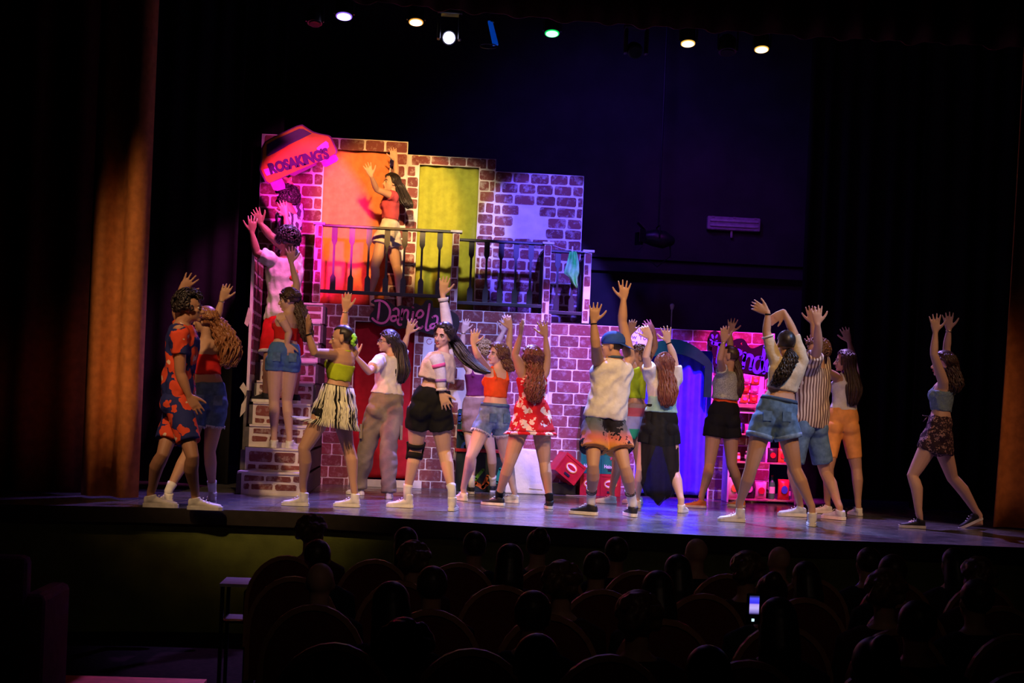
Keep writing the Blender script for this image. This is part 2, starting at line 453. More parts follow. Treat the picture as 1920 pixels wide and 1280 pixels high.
def bricks(parent, x0, x1, z0, z1, y, rh, bl, seed, holes=(), ir=.3, joint=.014, miss=(), m=None, d=.005, face=None):
    rnd = random.Random(seed); z = z1; row = 0
    while z - z0 > .03:
        zt = z - joint / 2; zb = max(z - rh + joint / 2, z0 + joint * .3)
        if zt - zb > .02:
            iv = [(x0 + joint / 3, x1 - joint / 3)]; low = []
            for hx0, hx1, hz0, hz1 in holes:
                if zb < hz1 - .01 and zt > hz0 + .01:
                    iv = sub(iv, hx0 - .012, hx1 + .012)
                    if zt - hz1 > .035: low.append((hx0 - .012, hx1 + .012, hz1 + .008))
            xs = x0 - bl + (row % 2) * bl * .5 + rnd.uniform(-.04, .04)
            cuts = []
            while xs < x1:
                w = bl * rnd.uniform(.86, 1.12)
                cuts.append((xs + joint / 2, xs + w - joint / 2)); xs += w
            for a, e in cuts:
                for s, t, zl_ in [(p_, q_, zb) for p_, q_ in iv] + low:
                    aa, ee = max(a, s), min(e, t)
                    if ee - aa < .03: continue
                    cx, cz = (aa + ee) / 2, (zl_ + zt) / 2
                    if any(mx0 < cx < mx1 and mz0 < cz < mz1 for mx0, mx1, mz0, mz1 in miss): continue
                    me = brick_mesh(ee - aa, zt - zl_, d, rnd, ir)
                    me.materials.append(m or m_brick)
                    o = bpy.data.objects.new('brick', me); COL.objects.link(o); o.parent = parent
                    if face is None: o.location = (aa - parent.location[0], y - parent.location[1], zl_ - parent.location[2])
                    else:
                        o.matrix_local = face @ Matrix.Translation((aa, 0, zl_))
        z -= rh * rnd.uniform(.97, 1.03); row += 1
def flat(label, x0, x1, z0, z1, y, holes, rh, bl, seed, ir=.3, miss=(), m=None, joint=.014, name='scenery_flat', board=None):
    b = MB()
    xs = sorted({x0, x1} | {h[0] for h in holes} | {h[1] for h in holes})
    for a, e in zip(xs[:-1], xs[1:]):
        iv = [(z0, z1)]
        for h in holes:
            if h[0] <= a + 1e-6 and h[1] >= e - 1e-6: iv = sub(iv, h[2], h[3])
        for s, t in iv:
            if t - s > .005: b.box(a, e, y, y + .04, s, t)
    o = link(name, b, board or m_mortar, fixn=False)
    tag(o, label, 'scenery flat', 'brick painted scenery flats')
    bricks(o, x0, x1, z0, z1, y, rh, bl, seed, holes, ir, joint, miss, m)
    return o
DECK = 2.06
# upper flats, standing on the balcony deck
X = lambda px, py, Y=YU: xat(px, py, Y)
Zt = lambda px, py, Y=YU: float(at(px, py, Y)[2])
p1 = (X(485, 400), X(760, 400)); p2 = (p1[1] + .002, X(925, 430)); p3 = (p2[1] + .002, X(1092, 430))
h1 = (X(602, 440), X(727, 400), DECK, Zt(668, 281)); h2 = (X(782, 430), X(894, 430), DECK, Zt(840, 310))
flat('tallest brick painted flat with the orange curtained doorway', p1[0], p1[1], DECK, Zt(625, 258), YU, [h1], .152, .29, 5, ir=.35, joint=.022)
flat('middle brick painted flat with the green curtained doorway', p2[0], p2[1], DECK, Zt(846, 293), YU + .03, [h2], .137, .25, 6, ir=.35, m=m_brick2, joint=.018)
mx0, mx1 = X(962, 415), X(1012, 415)
flat('upper brick painted flat with a bare patch and no doorway', p3[0], p3[1], DECK, Zt(1012, 324), YU + .06, [], .137, .25, 7, ir=.4,
     miss=[(mx0, mx1, Zt(985, 438), Zt(985, 392))], m=m_brick2, joint=.022)
# lower wall
wL, wM, wR = X(585, 750, YW), X(1029, 700, YW), X(1446, 780, YW)
dr = (X(660, 760, YW), X(772, 760, YW), .0, Zt(716, 604, YW))
db = (X(1194, 780, YW), X(1332, 780, YW), .0, Zt(1262, 655, YW))
dk = (X(857, 840, YW), X(944, 840, YW), .0, Zt(900, 768, YW))
ZL1, ZL2 = Zt(700, 573, YW), Zt(1250, 616, YW)
flat('lower brick painted wall with the red curtained doorway', wL, wM, 0, ZL1, YW, [dr, dk], .137, .255, 8, ir=.12,
     miss=[(X(580, 600, YW), X(606, 600, YW), Zt(600, 745, YW), Zt(600, 690, YW)), (X(858, 600, YW), X(900, 600, YW), Zt(870, 762, YW), Zt(870, 690, YW)), (X(1020, 600, YW), X(1031, 600, YW), .3, 1.9)], joint=.012)
flat('lower brick painted wall with the arched blue doorway', wM + .002, wR, 0, ZL2, YW - .01, [db], .137, .255, 9, ir=.10, joint=.014,
     miss=[(X(1310, 600, YW), X(1336, 600, YW), Zt(1330, 745, YW), Zt(1330, 705, YW))])
# rounded head of the blue doorway: two brick painted spandrels are covered by the teal cloth arch
# balcony deck
m_deck = mat('deck_dark_wood', (.06, .035, .03), rough=.6, noise=.3, bump=.1)
o = link('balcony_deck', MB().box(p1[0] - .02, wL - .002, YW, YW + .05, DECK - .10, DECK - .005).box(p1[0] - .02, X(1112, 560, YW), YW + .05, YU + .25, DECK - .10, DECK - .005), m_deck)
tag(o, 'dark wooden balcony deck above the red doorway', 'platform')
b = MB()
for px in (610, 700, 800, 900, 1000, 1090): b.box(X(px, 600, YW), X(px, 600, YW) + .06, YW + .5, YW + .56, 0.002, DECK - .10)
o.data.update(); s = link('support_post', b, m_deck, o); s['kind'] = 'stuff'

# ------------------------------------------------------------------ doorway cloths
m_or = cloth('orange_cotton_sheet', (.80, .25, .10), folds=.35, bscale=7)
m_gr = cloth('olive_green_sheet', (.36, .40, .05), folds=.35, bscale=7)
m_re = cloth('crimson_sheet', (.40, .012, .022), folds=.35, bscale=6)
m_bl = cloth('royal_blue_satin', (.06, .07, .75), folds=.5, bscale=6, rough=.5)
m_te = cloth('teal_cloth', (.002, .11, .018), folds=.3, bscale=6)
tag(drape('doorway_curtain', h1[0] - .02, h1[1] + .02, DECK + .16, h1[3] + .03, YU + .11, m_or, wl=.40, amp=.035, seed=3, nz=30), 'wrinkled orange sheet hung in the tallest flat doorway', 'curtain', 'doorway curtains')
tag(drape('doorway_curtain', h2[0] - .02, h2[1] + .02, DECK + .01, h2[3] + .03, YU + .13, m_gr, wl=.22, amp=.03, seed=5, nz=30), 'olive green sheet hung in the upper doorway', 'curtain', 'doorway curtains')
tag(drape('doorway_curtain', dr[0] - .02, dr[1] + .02, .10, DECK - .11, YW + .09, m_re, wl=.35, amp=.035, seed=7, nz=30), 'crimson sheet hung in the lower doorway under the name sign', 'curtain', 'doorway curtains')
tag(drape('doorway_curtain', db[0] - .02, db[1] + .02, .04, db[3] + .03, YW + .09, m_bl, wl=.17, amp=.045, seed=8, nz=30), 'glossy royal blue curtain in the arched doorway', 'curtain', 'doorway curtains')
tag(link('backing_board', MB().box(h1[0] - .1, h1[1] + .1, YU + .18, YU + .20, DECK, h1[3] + .08), mat('blue_board_paint', (.02, .13, .55), rough=.6)), 'bright blue board showing below the orange sheet', 'board')
tag(link('door_step', MB().box(X(655, 918, 16.9), X(790, 918, 16.9), YW - .16, YW - .012, .0, .085), m_mortar, bevel=.006), 'low white plinth below the crimson curtain', 'step')
# teal arch
b = MB(); c0, c1 = X(1187, 650, YW), X(1336, 650, YW); n = 18
zs, zc = Zt(1192, 692, YW), Zt(1262, 636, YW)
outer = []; inner = []
for k in range(n + 1):
    t = k / n; x = c0 + (c1 - c0) * t
    hgt = math.sin(math.pi * t) ** .75
    outer.append((x, YW - .035, zs + .10 + (zc - zs - .10) * hgt))
    inner.append((x, YW - .035, zs - .02 + (zc - .17 - zs + .02) * hgt - (.22 if k in (0, n) else .0)))
b.prism(outer + inner[::-1], (0, .03, 0))
b.box(c1 - .09, c1, YW - .045, YW - .015, zs - .30, zs + .06)
b.box(c0, c0 + .07, YW - .045, YW - .015, zs - .42, zs + .06)
tag(link('arch_drape', b, m_te), 'teal cloth arch tacked over the blue doorway', 'drape')

# ------------------------------------------------------------------ stairs
m_tread = mat('tread_offwhite', (.70, .62, .60), rough=.6, noise=.1)
m_string = mat('stringer_grey', (.10, .09, .09), rough=.7, noise=.2)
SY = 14.5; RH, TD = .235, .262
sx0, sx1 = xat(452, 900, SY), xat(566, 900, SY)
st = empty('staircase', ((sx0 + sx1) / 2, SY, 0), 'brick painted wooden staircase climbing to the balcony at the left', 'stairs')
for k in range(9):
    y0 = SY + TD * k; z0 = RH * k; z1 = RH * (k + 1)
    y1 = y0 + TD if k < 8 else YW - .03
    rs = link('riser', MB().box(sx0, sx1, y0 + .012, y0 + .03, z0, z1 - .02), m_mortar, st, fixn=False)
    rnd = random.Random(50 + k)
    bricks(rs, sx0 + .02, sx1 - .01, z0 + .006, z1 - .028, y0 + .012, (RH - .03) / 2 + (.03 if k % 2 else -.02), .25, 60 + k, ir=.6, joint=.026, m=m_brick2, d=.004)
    ov = .04 if k == 0 else 0
    link('tread', MB().box(sx0 - ov, sx1 + ov * .3, y0 - .005, y1 + .012, z1 - .022, z1 - .0005), m_tread, st, fixn=False, bevel=.003)
b = MB()
for k in range(9):
    b.box(sx0 - .05, sx0 - .002, SY + TD * k + .02, YW - .01, RH * k + (.003 if k == 0 else 0), RH * (k + 1) - .03)
    b.box(sx1 + .002, sx1 + .03, SY + TD * k + .02, YW - .01, RH * k + (.003 if k == 0 else 0), RH * (k + 1) - .03)
link('stringer', b, m_string, st, fixn=False)
# side screen at the left of the stairs
ss = link('side_screen', MB().box(sx0 - .085, sx0 - .055, 15.35, 16.25, 1.06, 2.62), m_mortar)
link('lower_board', MB().box(sx0 - .085, sx0 - .055, 15.2, 16.25, .003, 1.055), m_string, ss)
tag(ss, 'narrow pale screen standing along the left side of the stairs', 'scenery flat', 'brick painted scenery flats')
fm = Matrix.Translation((sx0 - .055, 0, 0)) @ Matrix.Rotation(math.pi / 2, 4, 'Z')
bricks(ss, 15.37, 16.23, 1.2, 2.6, 0, .137, .25, 71, ir=.5, joint=.03, m=m_brick2, face=fm)
m_paper = mat('torn_paper', (.62, .55, .45), rough=.8)
for i, q in enumerate((((452, 716), (459, 728), (456, 742), (445, 726)), ((449, 758), (459, 742), (456, 770), (446, 782)), ((462, 575), (468, 590), (460, 612), (454, 606)))):
    pts = [at(a, c, 15.25) for a, c in q]
    ysc = 15.192 if i < 2 else 15.342; pts = [at(a, c, ysc) for a, c in q]; sh_ = sx0 - .058 - max(w[0] for w in pts)
    for w in pts: w[0] += sh_
    tag(link('paper_scrap', MB().prism(pts, (0, .004, 0)), m_paper), ('torn cream paper scrap at the middle of the stair screen edge', 'torn cream paper scrap lowest on the stair screen edge', 'torn cream paper scrap highest on the stair screen edge')[i], 'paper', 'paper scraps by the stairs')

# ------------------------------------------------------------------ balcony railings
m_rail = mat('railing_black_paint', (.022, .020, .024), rough=.45, spec=.5, noise=.1)
m_cap = mat('post_cap_white', (.62, .58, .60), rough=.6)
YR = YW + .02
def baluster(x, z0, z1, y, m, par, rot=None):
    hgt = z1 - z0; w1, w2 = .033, .013
    pf = [(0, w1), (.20, w1), (.25, w2), (.72, w2), (.78, w1), (1, w1)]
    pts = [(x + w, y, z0 + hgt * t) for t, w in pf] + [(x - w, y, z0 + hgt * t) for t, w in pf[::-1]]
    return link('baluster', MB().prism(pts, (0, .028, 0)), m, par)
def railing(label, pa, pb, topa, bota, bal, y=YR):
    xa, xb = X(pa, 440, y), X(pb, 450, y); zt = Zt((pa + pb) / 2, topa, y); zb = Zt((pa + pb) / 2, bota, y)
    r = empty('balcony_railing', ((xa + xb) / 2, y, zb), label, 'railing', 'balcony railings')
    link('top_rail', MB().box(xa, xb, y - .03, y + .05, zt - .03, zt), m_rail, r, bevel=.005)
    link('bottom_rail', MB().box(xa, xb, y - .01, y + .04, zb - .02, zb + .02), m_rail, r, bevel=.004)
    for p in bal: baluster(X(p, 500, y), zb + .02, zt - .03, y, m_rail, r)
    return r
railing('left black balcony railing before the orange curtain', 603, 852, 426, 551, (625, 658, 690, 724, 757, 790, 823))
railing('middle black balcony railing from green curtain to blue flat', 862, 1025, 451, 571, (883, 912, 939, 967, 995))
railing('right black balcony railing behind the hung green cloth', 1034, 1104, 470, 587, (1046, 1074))
def post(label, px, ptop, pbot, w=.085, y=YR - .03):
    x = X(px, 500, y); zt = Zt(px + 3, ptop, y); zb = Zt(px, pbot, y)
    o = link('brick_post', MB().box(x - w / 2, x + w / 2, y, y + .085, zb, zt - .02), m_mortar)
    tag(o, label, 'post', 'brick painted railing posts')
    bricks(o, x - w / 2, x + w / 2, zb, zt - .025, y, .137, .17, int(px), ir=.3, joint=.016, d=.004)
    link('cap', MB().box(x - w / 2 - .025, x + w / 2 + .03, y - .03, y + .11, zt - .02, zt + .008), m_cap, o, bevel=.004)
    return x, zt
post('brick painted post at the left end of the balcony', 595, 418, 566)
post('brick painted post between left and middle railings', 853, 433, 582)
xP2, zP2 = post('brick painted post between middle and right railings', 1026, 455, 604)
xP3, zP3 = post('brick painted post at the right end of the balcony', 1102, 470, 606)
def side_rail(label, x, zt, zb, y0, y1):
    r = empty('balcony_railing', (x, y0, zb), label, 'railing', 'balcony railings')
    link('top_rail', MB().box(x - .03, x + .03, y0, y1, zt - .03, zt), m_rail, r)
    link('bottom_rail', MB().box(x - .02, x + .02, y0, y1, zb - .02, zb + .02), m_rail, r)
    n = 4
    for k in range(n):
        y = y0 + (y1 - y0) * (k + .5) / n
        o = link('baluster', MB().box(x - .012, x + .012, y - .02, y + .02, zb + .02, zt - .03), m_rail, r)
side_rail('short side railing behind the middle right post', xP2 - .01, zP2 - .06, DECK + .06, YR + .10, YU - .02)
side_rail('short side railing behind the far right post', xP3 - .01, zP3 - .06, DECK + .06, YR + .10, YU - .02)
# clothes line, peg and cloth
pa, pb = np.array([xP2 + .05, YR - .06, zP2 - .03]), np.array([xP3, YR - .06, zP3 - .03])
pm = (at(1073, 469, YR - .06))
b = MB().tube([pa, (pa + pm) / 2 + (0, 0, -.01), pm, (pm + pb) / 2, pb], .004, seg=6)
tag(link('clothes_line', b, m_cap, smooth=True), 'thin white line strung between the two right posts', 'string')
tag(link('clothes_peg', MB().box(pm[0] - .008, pm[0] + .008, pm[1] - .018, pm[1] + .01, pm[2] - .04, pm[2] + .045), m_cap, bevel=.002), 'small pale clothes peg holding the green cloth', 'peg')
vs = []; fs = []
outl = [(1068, 1080, 471), (1066, 1083, 480), (1063, 1085, 492), (1059, 1086, 505), (1058, 1086, 512), (1068, 1083, 520), (1073, 1083, 530), (1081, 1083.5, 539)]
nn = 12
for j, (a, c, y) in enumerate(outl):
    for i in range(nn + 1):
        t = i / nn; p = at(a + (c - a) * t, y, YR - .08); p[1] += .022 * math.sin(t * 11 + j * .3) + .01 * j * .3
        vs.append(p)
fs = [(j * (nn + 1) + i, j * (nn + 1) + i + 1, (j + 1) * (nn + 1) + i + 1, (j + 1) * (nn + 1) + i) for j in range(len(outl) - 1) for i in range(nn)]
me = bpy.data.meshes.new('hung_cloth'); me.from_pydata([tuple(map(float, v)) for v in vs], [], fs); me.shade_smooth()
o = link('hung_cloth', me, cloth('mint_green_cloth', (.04, .75, .10), noise=.2, col2=(.28, .9, .28), nscale=9), fixn=False)
o.modifiers.new('s', 'SOLIDIFY').thickness = .004
tag(o, 'mint green cloth pegged on the balcony clothes line', 'cloth')

# ------------------------------------------------------------------ signs
def text_mesh(txt, size, extrude=.004, offset=0.0, shear=0, spacing=1.0):
    c = bpy.data.curves.new('t', 'FONT'); c.body = txt; c.size = size; c.extrude = extrude; c.offset = offset; c.shear = shear
    c.align_x = 'CENTER'; c.align_y = 'CENTER'; c.space_character = spacing; c.resolution_u = 3
    o = bpy.data.objects.new('t', c); TMP.objects.link(o)
    dg = tdg()
    me = bpy.data.meshes.new_from_object(o.evaluated_get(dg), depsgraph=dg)
    bpy.data.objects.remove(o)
    return me
def put_text(name, txt, size, c, ang, m, parent, extrude=.003, offset=0.0, spacing=1.0, normal=(0, -1, 0), sx=1.0):
    me = text_mesh(txt, size, extrude, offset, spacing=spacing); me.materials.clear(); me.materials.append(m)
    nrm = Vector(normal).normalized(); zz = Vector((0, 0, 1)); xx = zz.cross(nrm).normalized(); xx = -xx if False else xx
    M = Matrix((xx, nrm.cross(xx), nrm)).transposed().to_4x4()
    me.transform(Matrix.Translation(tuple(map(float, c))) @ M @ Matrix.Rotation(ang, 4, 'Z') @ Matrix.Diagonal((sx, 1, 1, 1)))
    return link(name, me, m, parent, fixn=False)
def zpoly(pts, ox, oy, sc, Y): return [at(ox + a / sc, oy + c / sc, Y) for a, c in pts]
def smooth_closed(pts, n=3):
    P = [np.array(p, float) for p in pts]; out = []
    N = len(P)
    for i in range(N):
        p0, p1, p2, p3 = P[i - 1], P[i], P[(i + 1) % N], P[(i + 2) % N]
        for k in range(n):
            t = k / n
            out.append(.5 * ((2 * p1) + (-p0 + p2) * t + (2 * p0 - 5 * p1 + 4 * p2 - p3) * t * t + (-p0 + 3 * p1 - 3 * p2 + p3) * t ** 3))
    return out
def stroke(pts, ox, oy, sc, Y, w, m, par, name='letter'):
    P = [np.array(at(ox + a / sc, oy + c / sc, Y)) for a, c in pts]
    if len(P) > 2:
        Q = []
        for i in range(len(P) - 1):
            p0, p1, p2, p3 = P[max(i - 1, 0)], P[i], P[i + 1], P[min(i + 2, len(P) - 1)]
            for k in range(4):
                t = k / 4
                Q.append(.5 * ((2 * p1) + (-p0 + p2) * t + (2 * p0 - 5 * p1 + 4 * p2 - p3) * t * t + (-p0 + 3 * p1 - 3 * p2 + p3) * t ** 3))
        Q.append(P[-1]); P = Q
    L, Rr = [], []
    for i, p in enumerate(P):
        t = unit(P[min(i + 1, len(P) - 1)] - P[max(i - 1, 0)]); nrm = np.array([-t[2], 0, t[0]])
        L.append(p + nrm * w); Rr.append(p - nrm * w)
    b = MB(); n = len(P); off = np.array([0, -.006, 0])
    v = L + Rr + [p + off for p in L] + [p + off for p in Rr]; f = []
    for i in range(n - 1):
        f += [(i, i + 1, n + i + 1, n + i), (2 * n + i, 3 * n + i, 3 * n + i + 1, 2 * n + i + 1), (i, 2 * n + i, 2 * n + i + 1, i + 1), (n + i, n + i + 1, 3 * n + i + 1, 3 * n + i)]
    f += [(0, n, 3 * n, 2 * n), (n - 1, 3 * n - 1, 4 * n - 1, 2 * n - 1)]
    f = f[:-1] + [(n - 1, 3 * n - 1, 4 * n - 1, 2 * n - 1)]
    b.add(v, f); b.add([], [])
    for e in (P[0], P[-1]):
        b.prism([e + np.array([math.cos(a) * w, 0, math.sin(a) * w]) for a in np.linspace(0, 2 * math.pi, 9)[:-1]], off)
    return b
def letters(groups, ox, oy, sc, Y, w, m, par):
    for g in groups:
        mb = MB()
        for s_ in g: q = stroke(s_, ox, oy, sc, Y, w, m, par); mb.add(q.v, q.f)
        link('letter', mb, m, par)
m_signblk = mat('sign_black_card', (.022, .016, .016), rough=.7)
m_pink = mat('letter_pink_paint', (.90, .18, .42), rough=.6)
YS = YW - .06
pD = [(695, 566), (703, 560), (720, 561), (733, 568), (742, 575), (752, 572), (770, 575), (778, 568), (790, 573), (797, 565), (803, 562), (811, 565), (813, 576), (830, 577), (846, 583), (859, 592), (861, 610), (852, 622), (835, 628), (815, 628), (790, 622), (778, 620), (760, 615), (745, 617), (735, 610), (715, 612), (700, 606), (693, 598), (695, 588), (700, 582), (703, 572)]
o = link('name_sign', MB().prism([at(p[0], p[1], YS) for p in smooth_closed(pD)], (0, .02, 0)), m_signblk)
tag(o, 'black cutout sign reading Daniela in pink script over the red doorway', 'sign')
letters([[[(790, 45), (783, 130), (770, 232)], [(740, 25), (800, 20), (860, 50), (905, 120), (900, 200), (860, 260), (800, 275), (740, 250), (710, 220)]],
         [[(945, 125), (975, 108), (1003, 130), (1000, 190), (975, 235), (940, 250), (918, 232), (930, 200), (965, 195), (1000, 215), (995, 265), (1012, 292), (1032, 290)]],
         [[(1048, 120), (1040, 232)], [(1040, 200), (1062, 150), (1092, 125), (1112, 150), (1104, 215), (1118, 245)]],
         [[(1168, 150), (1158, 240), (1170, 270)], [(1164, 95), (1168, 97)]],
         [[(1200, 215), (1255, 205), (1282, 165), (1258, 130), (1220, 150), (1200, 220), (1205, 300), (1240, 335), (1272, 312)]],
         [[(1352, 62), (1335, 180), (1312, 310), (1322, 355), (1352, 342)]],
         [[(1388, 208), (1420, 192), (1442, 215), (1434, 270), (1405, 320), (1372, 330), (1360, 308), (1382, 285), (1425, 285), (1434, 325), (1455, 350)]]],
        580, 560, 6, YS, .013, m_pink, o)
# shop sign
YT = YW - .07
m_spr = m_blotch('sign_black_sprinkled', (.008, .004, .010), (.4, .08, .05), 16, .12)
m_purp = mat('letter_violet_paint', (.08, .08, .95), rough=.6)
pT = [(130, 190), (180, 130), (260, 118), (330, 160), (370, 260), (480, 330), (600, 340), (720, 290), (820, 285), (900, 330), (960, 430), (1020, 490), (1100, 492), (1200, 450), (1290, 410), (1370, 450), (1450, 520), (1500, 620), (1480, 780), (1450, 930), (1400, 1060), (1280, 1085), (1180, 1070), (1080, 1040), (1000, 1030), (900, 1060), (820, 1050), (700, 1000), (450, 960), (300, 950), (230, 910), (200, 820), (210, 700), (170, 560), (180, 470), (110, 440), (112, 300)]
o = link('shop_sign', MB().prism([at(p[0], p[1], YT) for p in smooth_closed([(1320 + a / 11.64, 610 + c / 11.64) for a, c in pT], 2)], (0, .02, 0)), m_spr)
tag(o, 'dark cutout shop sign reading Tienda in violet letters above the shelves', 'sign')
letters([[[(190, 385), (330, 410), (470, 425)], [(345, 420), (320, 600), (290, 800)]],
         [[(545, 560), (530, 700), (520, 840)], [(560, 470), (563, 475)]],
         [[(650, 640), (750, 630), (800, 600), (760, 550), (690, 560), (640, 640), (640, 760), (700, 840), (770, 820)]],
         [[(890, 610), (870, 760), (850, 915)], [(868, 760), (940, 660), (1020, 655), (1055, 720), (1035, 840), (1010, 950)]],
         [[(1240, 705), (1160, 710), (1095, 780), (1075, 900), (1110, 1000), (1180, 1020), (1240, 940), (1270, 800)], [(1325, 470), (1295, 700), (1275, 860), (1305, 1030)]],
         [[(1440, 760), (1380, 780), (1350, 870), (1355, 960), (1400, 980), (1440, 900), (1450, 780), (1440, 960), (1465, 1000)]]],
        1320, 610, 11.64, YT, .022, m_purp, o)
for pts in (((150, 200), (190, 190), (215, 240), (205, 300), (170, 280)), ((305, 195), (270, 200), (240, 260), (255, 285), (290, 250)), ((120, 300), (160, 300), (200, 345), (130, 335)), ((250, 330), (290, 320), (298, 340), (258, 342))):
    link('petal', MB().prism([at(1320 + a / 11.64, 610 + c / 11.64, YT - .002) for a, c in pts], (0, -.006, 0)), m_purp, o)
# car shaped sign held up on the stairs
YC = 15.98
def zp(pts, dy=0): return [at(480 + a / 9.847, 225 + c / 9.847, YC + dy) for a, c in pts]
body = [(850, 108), (1040, 232), (1180, 270), (1330, 297), (1372, 335), (1470, 560), (1465, 612), (1400, 650), (1000, 830), (600, 1003), (480, 1060), (250, 1160), (200, 1130), (90, 905), (120, 700), (130, 520), (180, 420), (300, 340), (520, 240), (750, 130)]
cx, cz = 760, 640
back = [(cx + (a - cx) * 1.045, cz + (c - cz) * 1.05) for a, c in body]
m_dk = mat('sign_dark_purple_card', (.10, .012, .09), rough=.6)
o = link('car_sign', MB().prism(zp(back), (0, .012, 0)), m_dk)
tag(o, 'orange cardboard car front sign held overhead at the top of the stairs', 'sign')
m_co = mat('sign_orange_paint', (.52, .20, .010), rough=.6, noise=.08)
m_lil = mat('sign_lilac_paint', (.60, .16, .55), rough=.5)
m_whl = mat('sign_purple_paint', (.22, .03, .24), rough=.6)
link('car_body', MB().prism(zp(body), (0, -.006, 0)), m_co, o)
link('windscreen', MB().prism(zp([(190, 662), (200, 450), (420, 330), (800, 160), (880, 168), (1030, 250), (830, 350), (620, 450), (400, 580), (230, 668)], -.007), (0, -.003, 0)), mat('sign_windscreen', (.05, .012, .07), rough=.5), o)
for q in ([(140, 912), (250, 880), (340, 850), (385, 905), (370, 950), (330, 980), (200, 1030), (165, 980)], [(1120, 520), (1200, 450), (1290, 388), (1335, 420), (1348, 495), (1290, 560), (1210, 588), (1150, 575)]):
    link('headlight', MB().prism(zp(q, -.007), (0, -.004, 0)), m_lil, o)
for q in ([(265, 1165), (480, 1080), (535, 1180), (545, 1270), (400, 1310), (320, 1290)], [(1200, 770), (1440, 640), (1480, 640), (1525, 725), (1490, 765), (1290, 870), (1240, 850)]):
    link('wheel', MB().prism(zp(q, .0), (0, -.005, 0)), m_whl, o)
link('bumper', MB().prism(zp([(610, 1012), (900, 890), (1110, 800), (1120, 830), (900, 940), (700, 1035)], 0), (0, -.004, 0)), m_dk, o)
m_ltr = mat('sign_letter_dark_violet', (.025, .004, .04), rough=.6)
c = at(480 + 790 / 9.847, 225 + 768 / 9.847, YC - .012)
put_text('lettering', "ROSAKING'S", .155, c, 18.5 * D2R, m_ltr, o, extrude=.004, offset=.011, spacing=.97, sx=.80)

# ------------------------------------------------------------------ posters
m_wp = mat('white_paper', (.85, .83, .80), rough=.7, noise=.03)
m_ink = mat('ink_violet', (.12, .08, .35), rough=.7)
m_inkr = mat('ink_red', (.5, .06, .08), rough=.7)
def paper(label, pts, Y): return tag(link('poster', MB().prism([at(a, c, Y) for a, c in pts], (0, .003, 0)), m_wp), label, 'poster')
o = paper('white handwritten poster on the wall left of the teal arch', [(1172, 612), (1217, 614), (1214, 648), (1171, 647)], YW - .02)
put_text('lettering', 'OUICE', .085, at(1198, 621, YW - .024), -.03, m_ink, o, extrude=.001)
put_text('lettering', 'New York', .085, at(1196, 632, YW - .024), -.03, m_ink, o, extrude=.001)
put_text('lettering', 'me', .06, at(1190, 641, YW - .024), -.03, m_ink, o, extrude=.001)
o = paper('narrow white poster with a pink heart below the handwritten one', [(1176, 658), (1193, 659), (1190, 682), (1176, 690)], YW - .02)
link('heart', MB().prism([at(a, c, YW - .021) for a, c in ((1181, 664), (1182, 662), (1183, 664), (1182, 667))], (0, -.002, 0)), m_inkr, o)
o = paper('grey creased drawing taped to the brick wall under the name sign', [(795, 631), (815, 632), (812, 690), (790, 689)], YW - .02)
b = MB()
for a0 in (0,):
    P = [at(805 + 5 * math.cos(t), 640 + 5 * math.sin(t), YW - .022) for t in np.linspace(0, 5.5, 10)]
    b.tube(P, .003, seg=5)
link('drawing', b, m_inkr, o)

# ------------------------------------------------------------------ props at the foot of the wall
m_crr = mat('crate_red_plastic', (.42, .012, .02), rough=.35, spec=.5)
m_crg = mat('crate_green_plastic', (.01, .20, .09), rough=.35, spec=.5)
m_crk = mat('crate_black_plastic', (.02, .02, .03), rough=.4)
m_ltw = mat('letter_white', (.8, .78, .75), rough=.5)
m_yel = mat('emblem_gold', (.75, .40, .06), rough=.5)
def crate(label, x, z, m, word=None, emblem=False, y=16.72, w=.235, h=.262, dpt=.26, rot=None, group='drink crates'):
    b = MB(); t = .014
    b.box(-w / 2, w / 2, 0, t, 0, h); b.box(-w / 2, w / 2, dpt - t, dpt, 0, h)
    b.box(-w / 2, -w / 2 + t, t, dpt - t, 0, h); b.box(w / 2 - t, w / 2, t, dpt - t, 0, h); b.box(-w / 2 + t, w / 2 - t, t, dpt - t, 0, t)
    b.box(-w / 2 - .005, w / 2 + .005, -.006, 0, h - .03, h); b.box(-w / 2 - .005, w / 2 + .005, -.006, 0, 0, .022)
    b.box(-w / 2 - .005, -w / 2 + .012, -.006, 0, .022, h - .03); b.box(w / 2 - .012, w / 2 + .005, -.006, 0, .022, h - .03)
    o = link('drink_crate', b, m, fixn=False)
    tag(o, label, 'crate', group)
    hd = link('handle_slot', MB().box(-.04, .04, -.0075, -.004, .035, .062), m_crk, o, fixn=False)
    if word:
        put_text('lettering', word, .062, (0, -.008, .085), 0, m_ltw, o, extrude=.001, offset=.0012, sx=.72)
        P = [(math.cos(a) * (.012 if k % 2 else .026), -.005, .185 + math.sin(a) * (.012 if k % 2 else .026)) for k, a in enumerate(np.linspace(math.pi / 2, math.pi * 2.5, 11)[:-1])]
        link('star', MB().prism(P, (0, -.004, 0)), m_inkr, o)
    if emblem:
        for rx, rz, mm, dy in ((.078, .055, m_yel, 0), (.066, .043, m_ltw, .001), (.062, .024, m_crr, .002)):
            link('emblem', MB().prism([(rx * math.cos(a), -.004 - dy, .145 + rz * math.sin(a)) for a in np.linspace(0, 6.283, 25)[:-1]], (0, -.0035, 0)), mm, o)
    o.location = (x, y, z)
    if rot: o.rotation_euler = rot
    return o
xc1, xc2 = X(1107, 900, 16.72), X(1145, 900, 16.72)
crate('red drink crate at the bottom left of the crate stack', xc1, .002, m_crr, emblem=True)
crate('red drink crate at the bottom right of the crate stack', xc2, .002, m_crr, emblem=True)
crate('green drink crate with white lettering in the left column', xc1, .266, m_crg, word='Heineken')
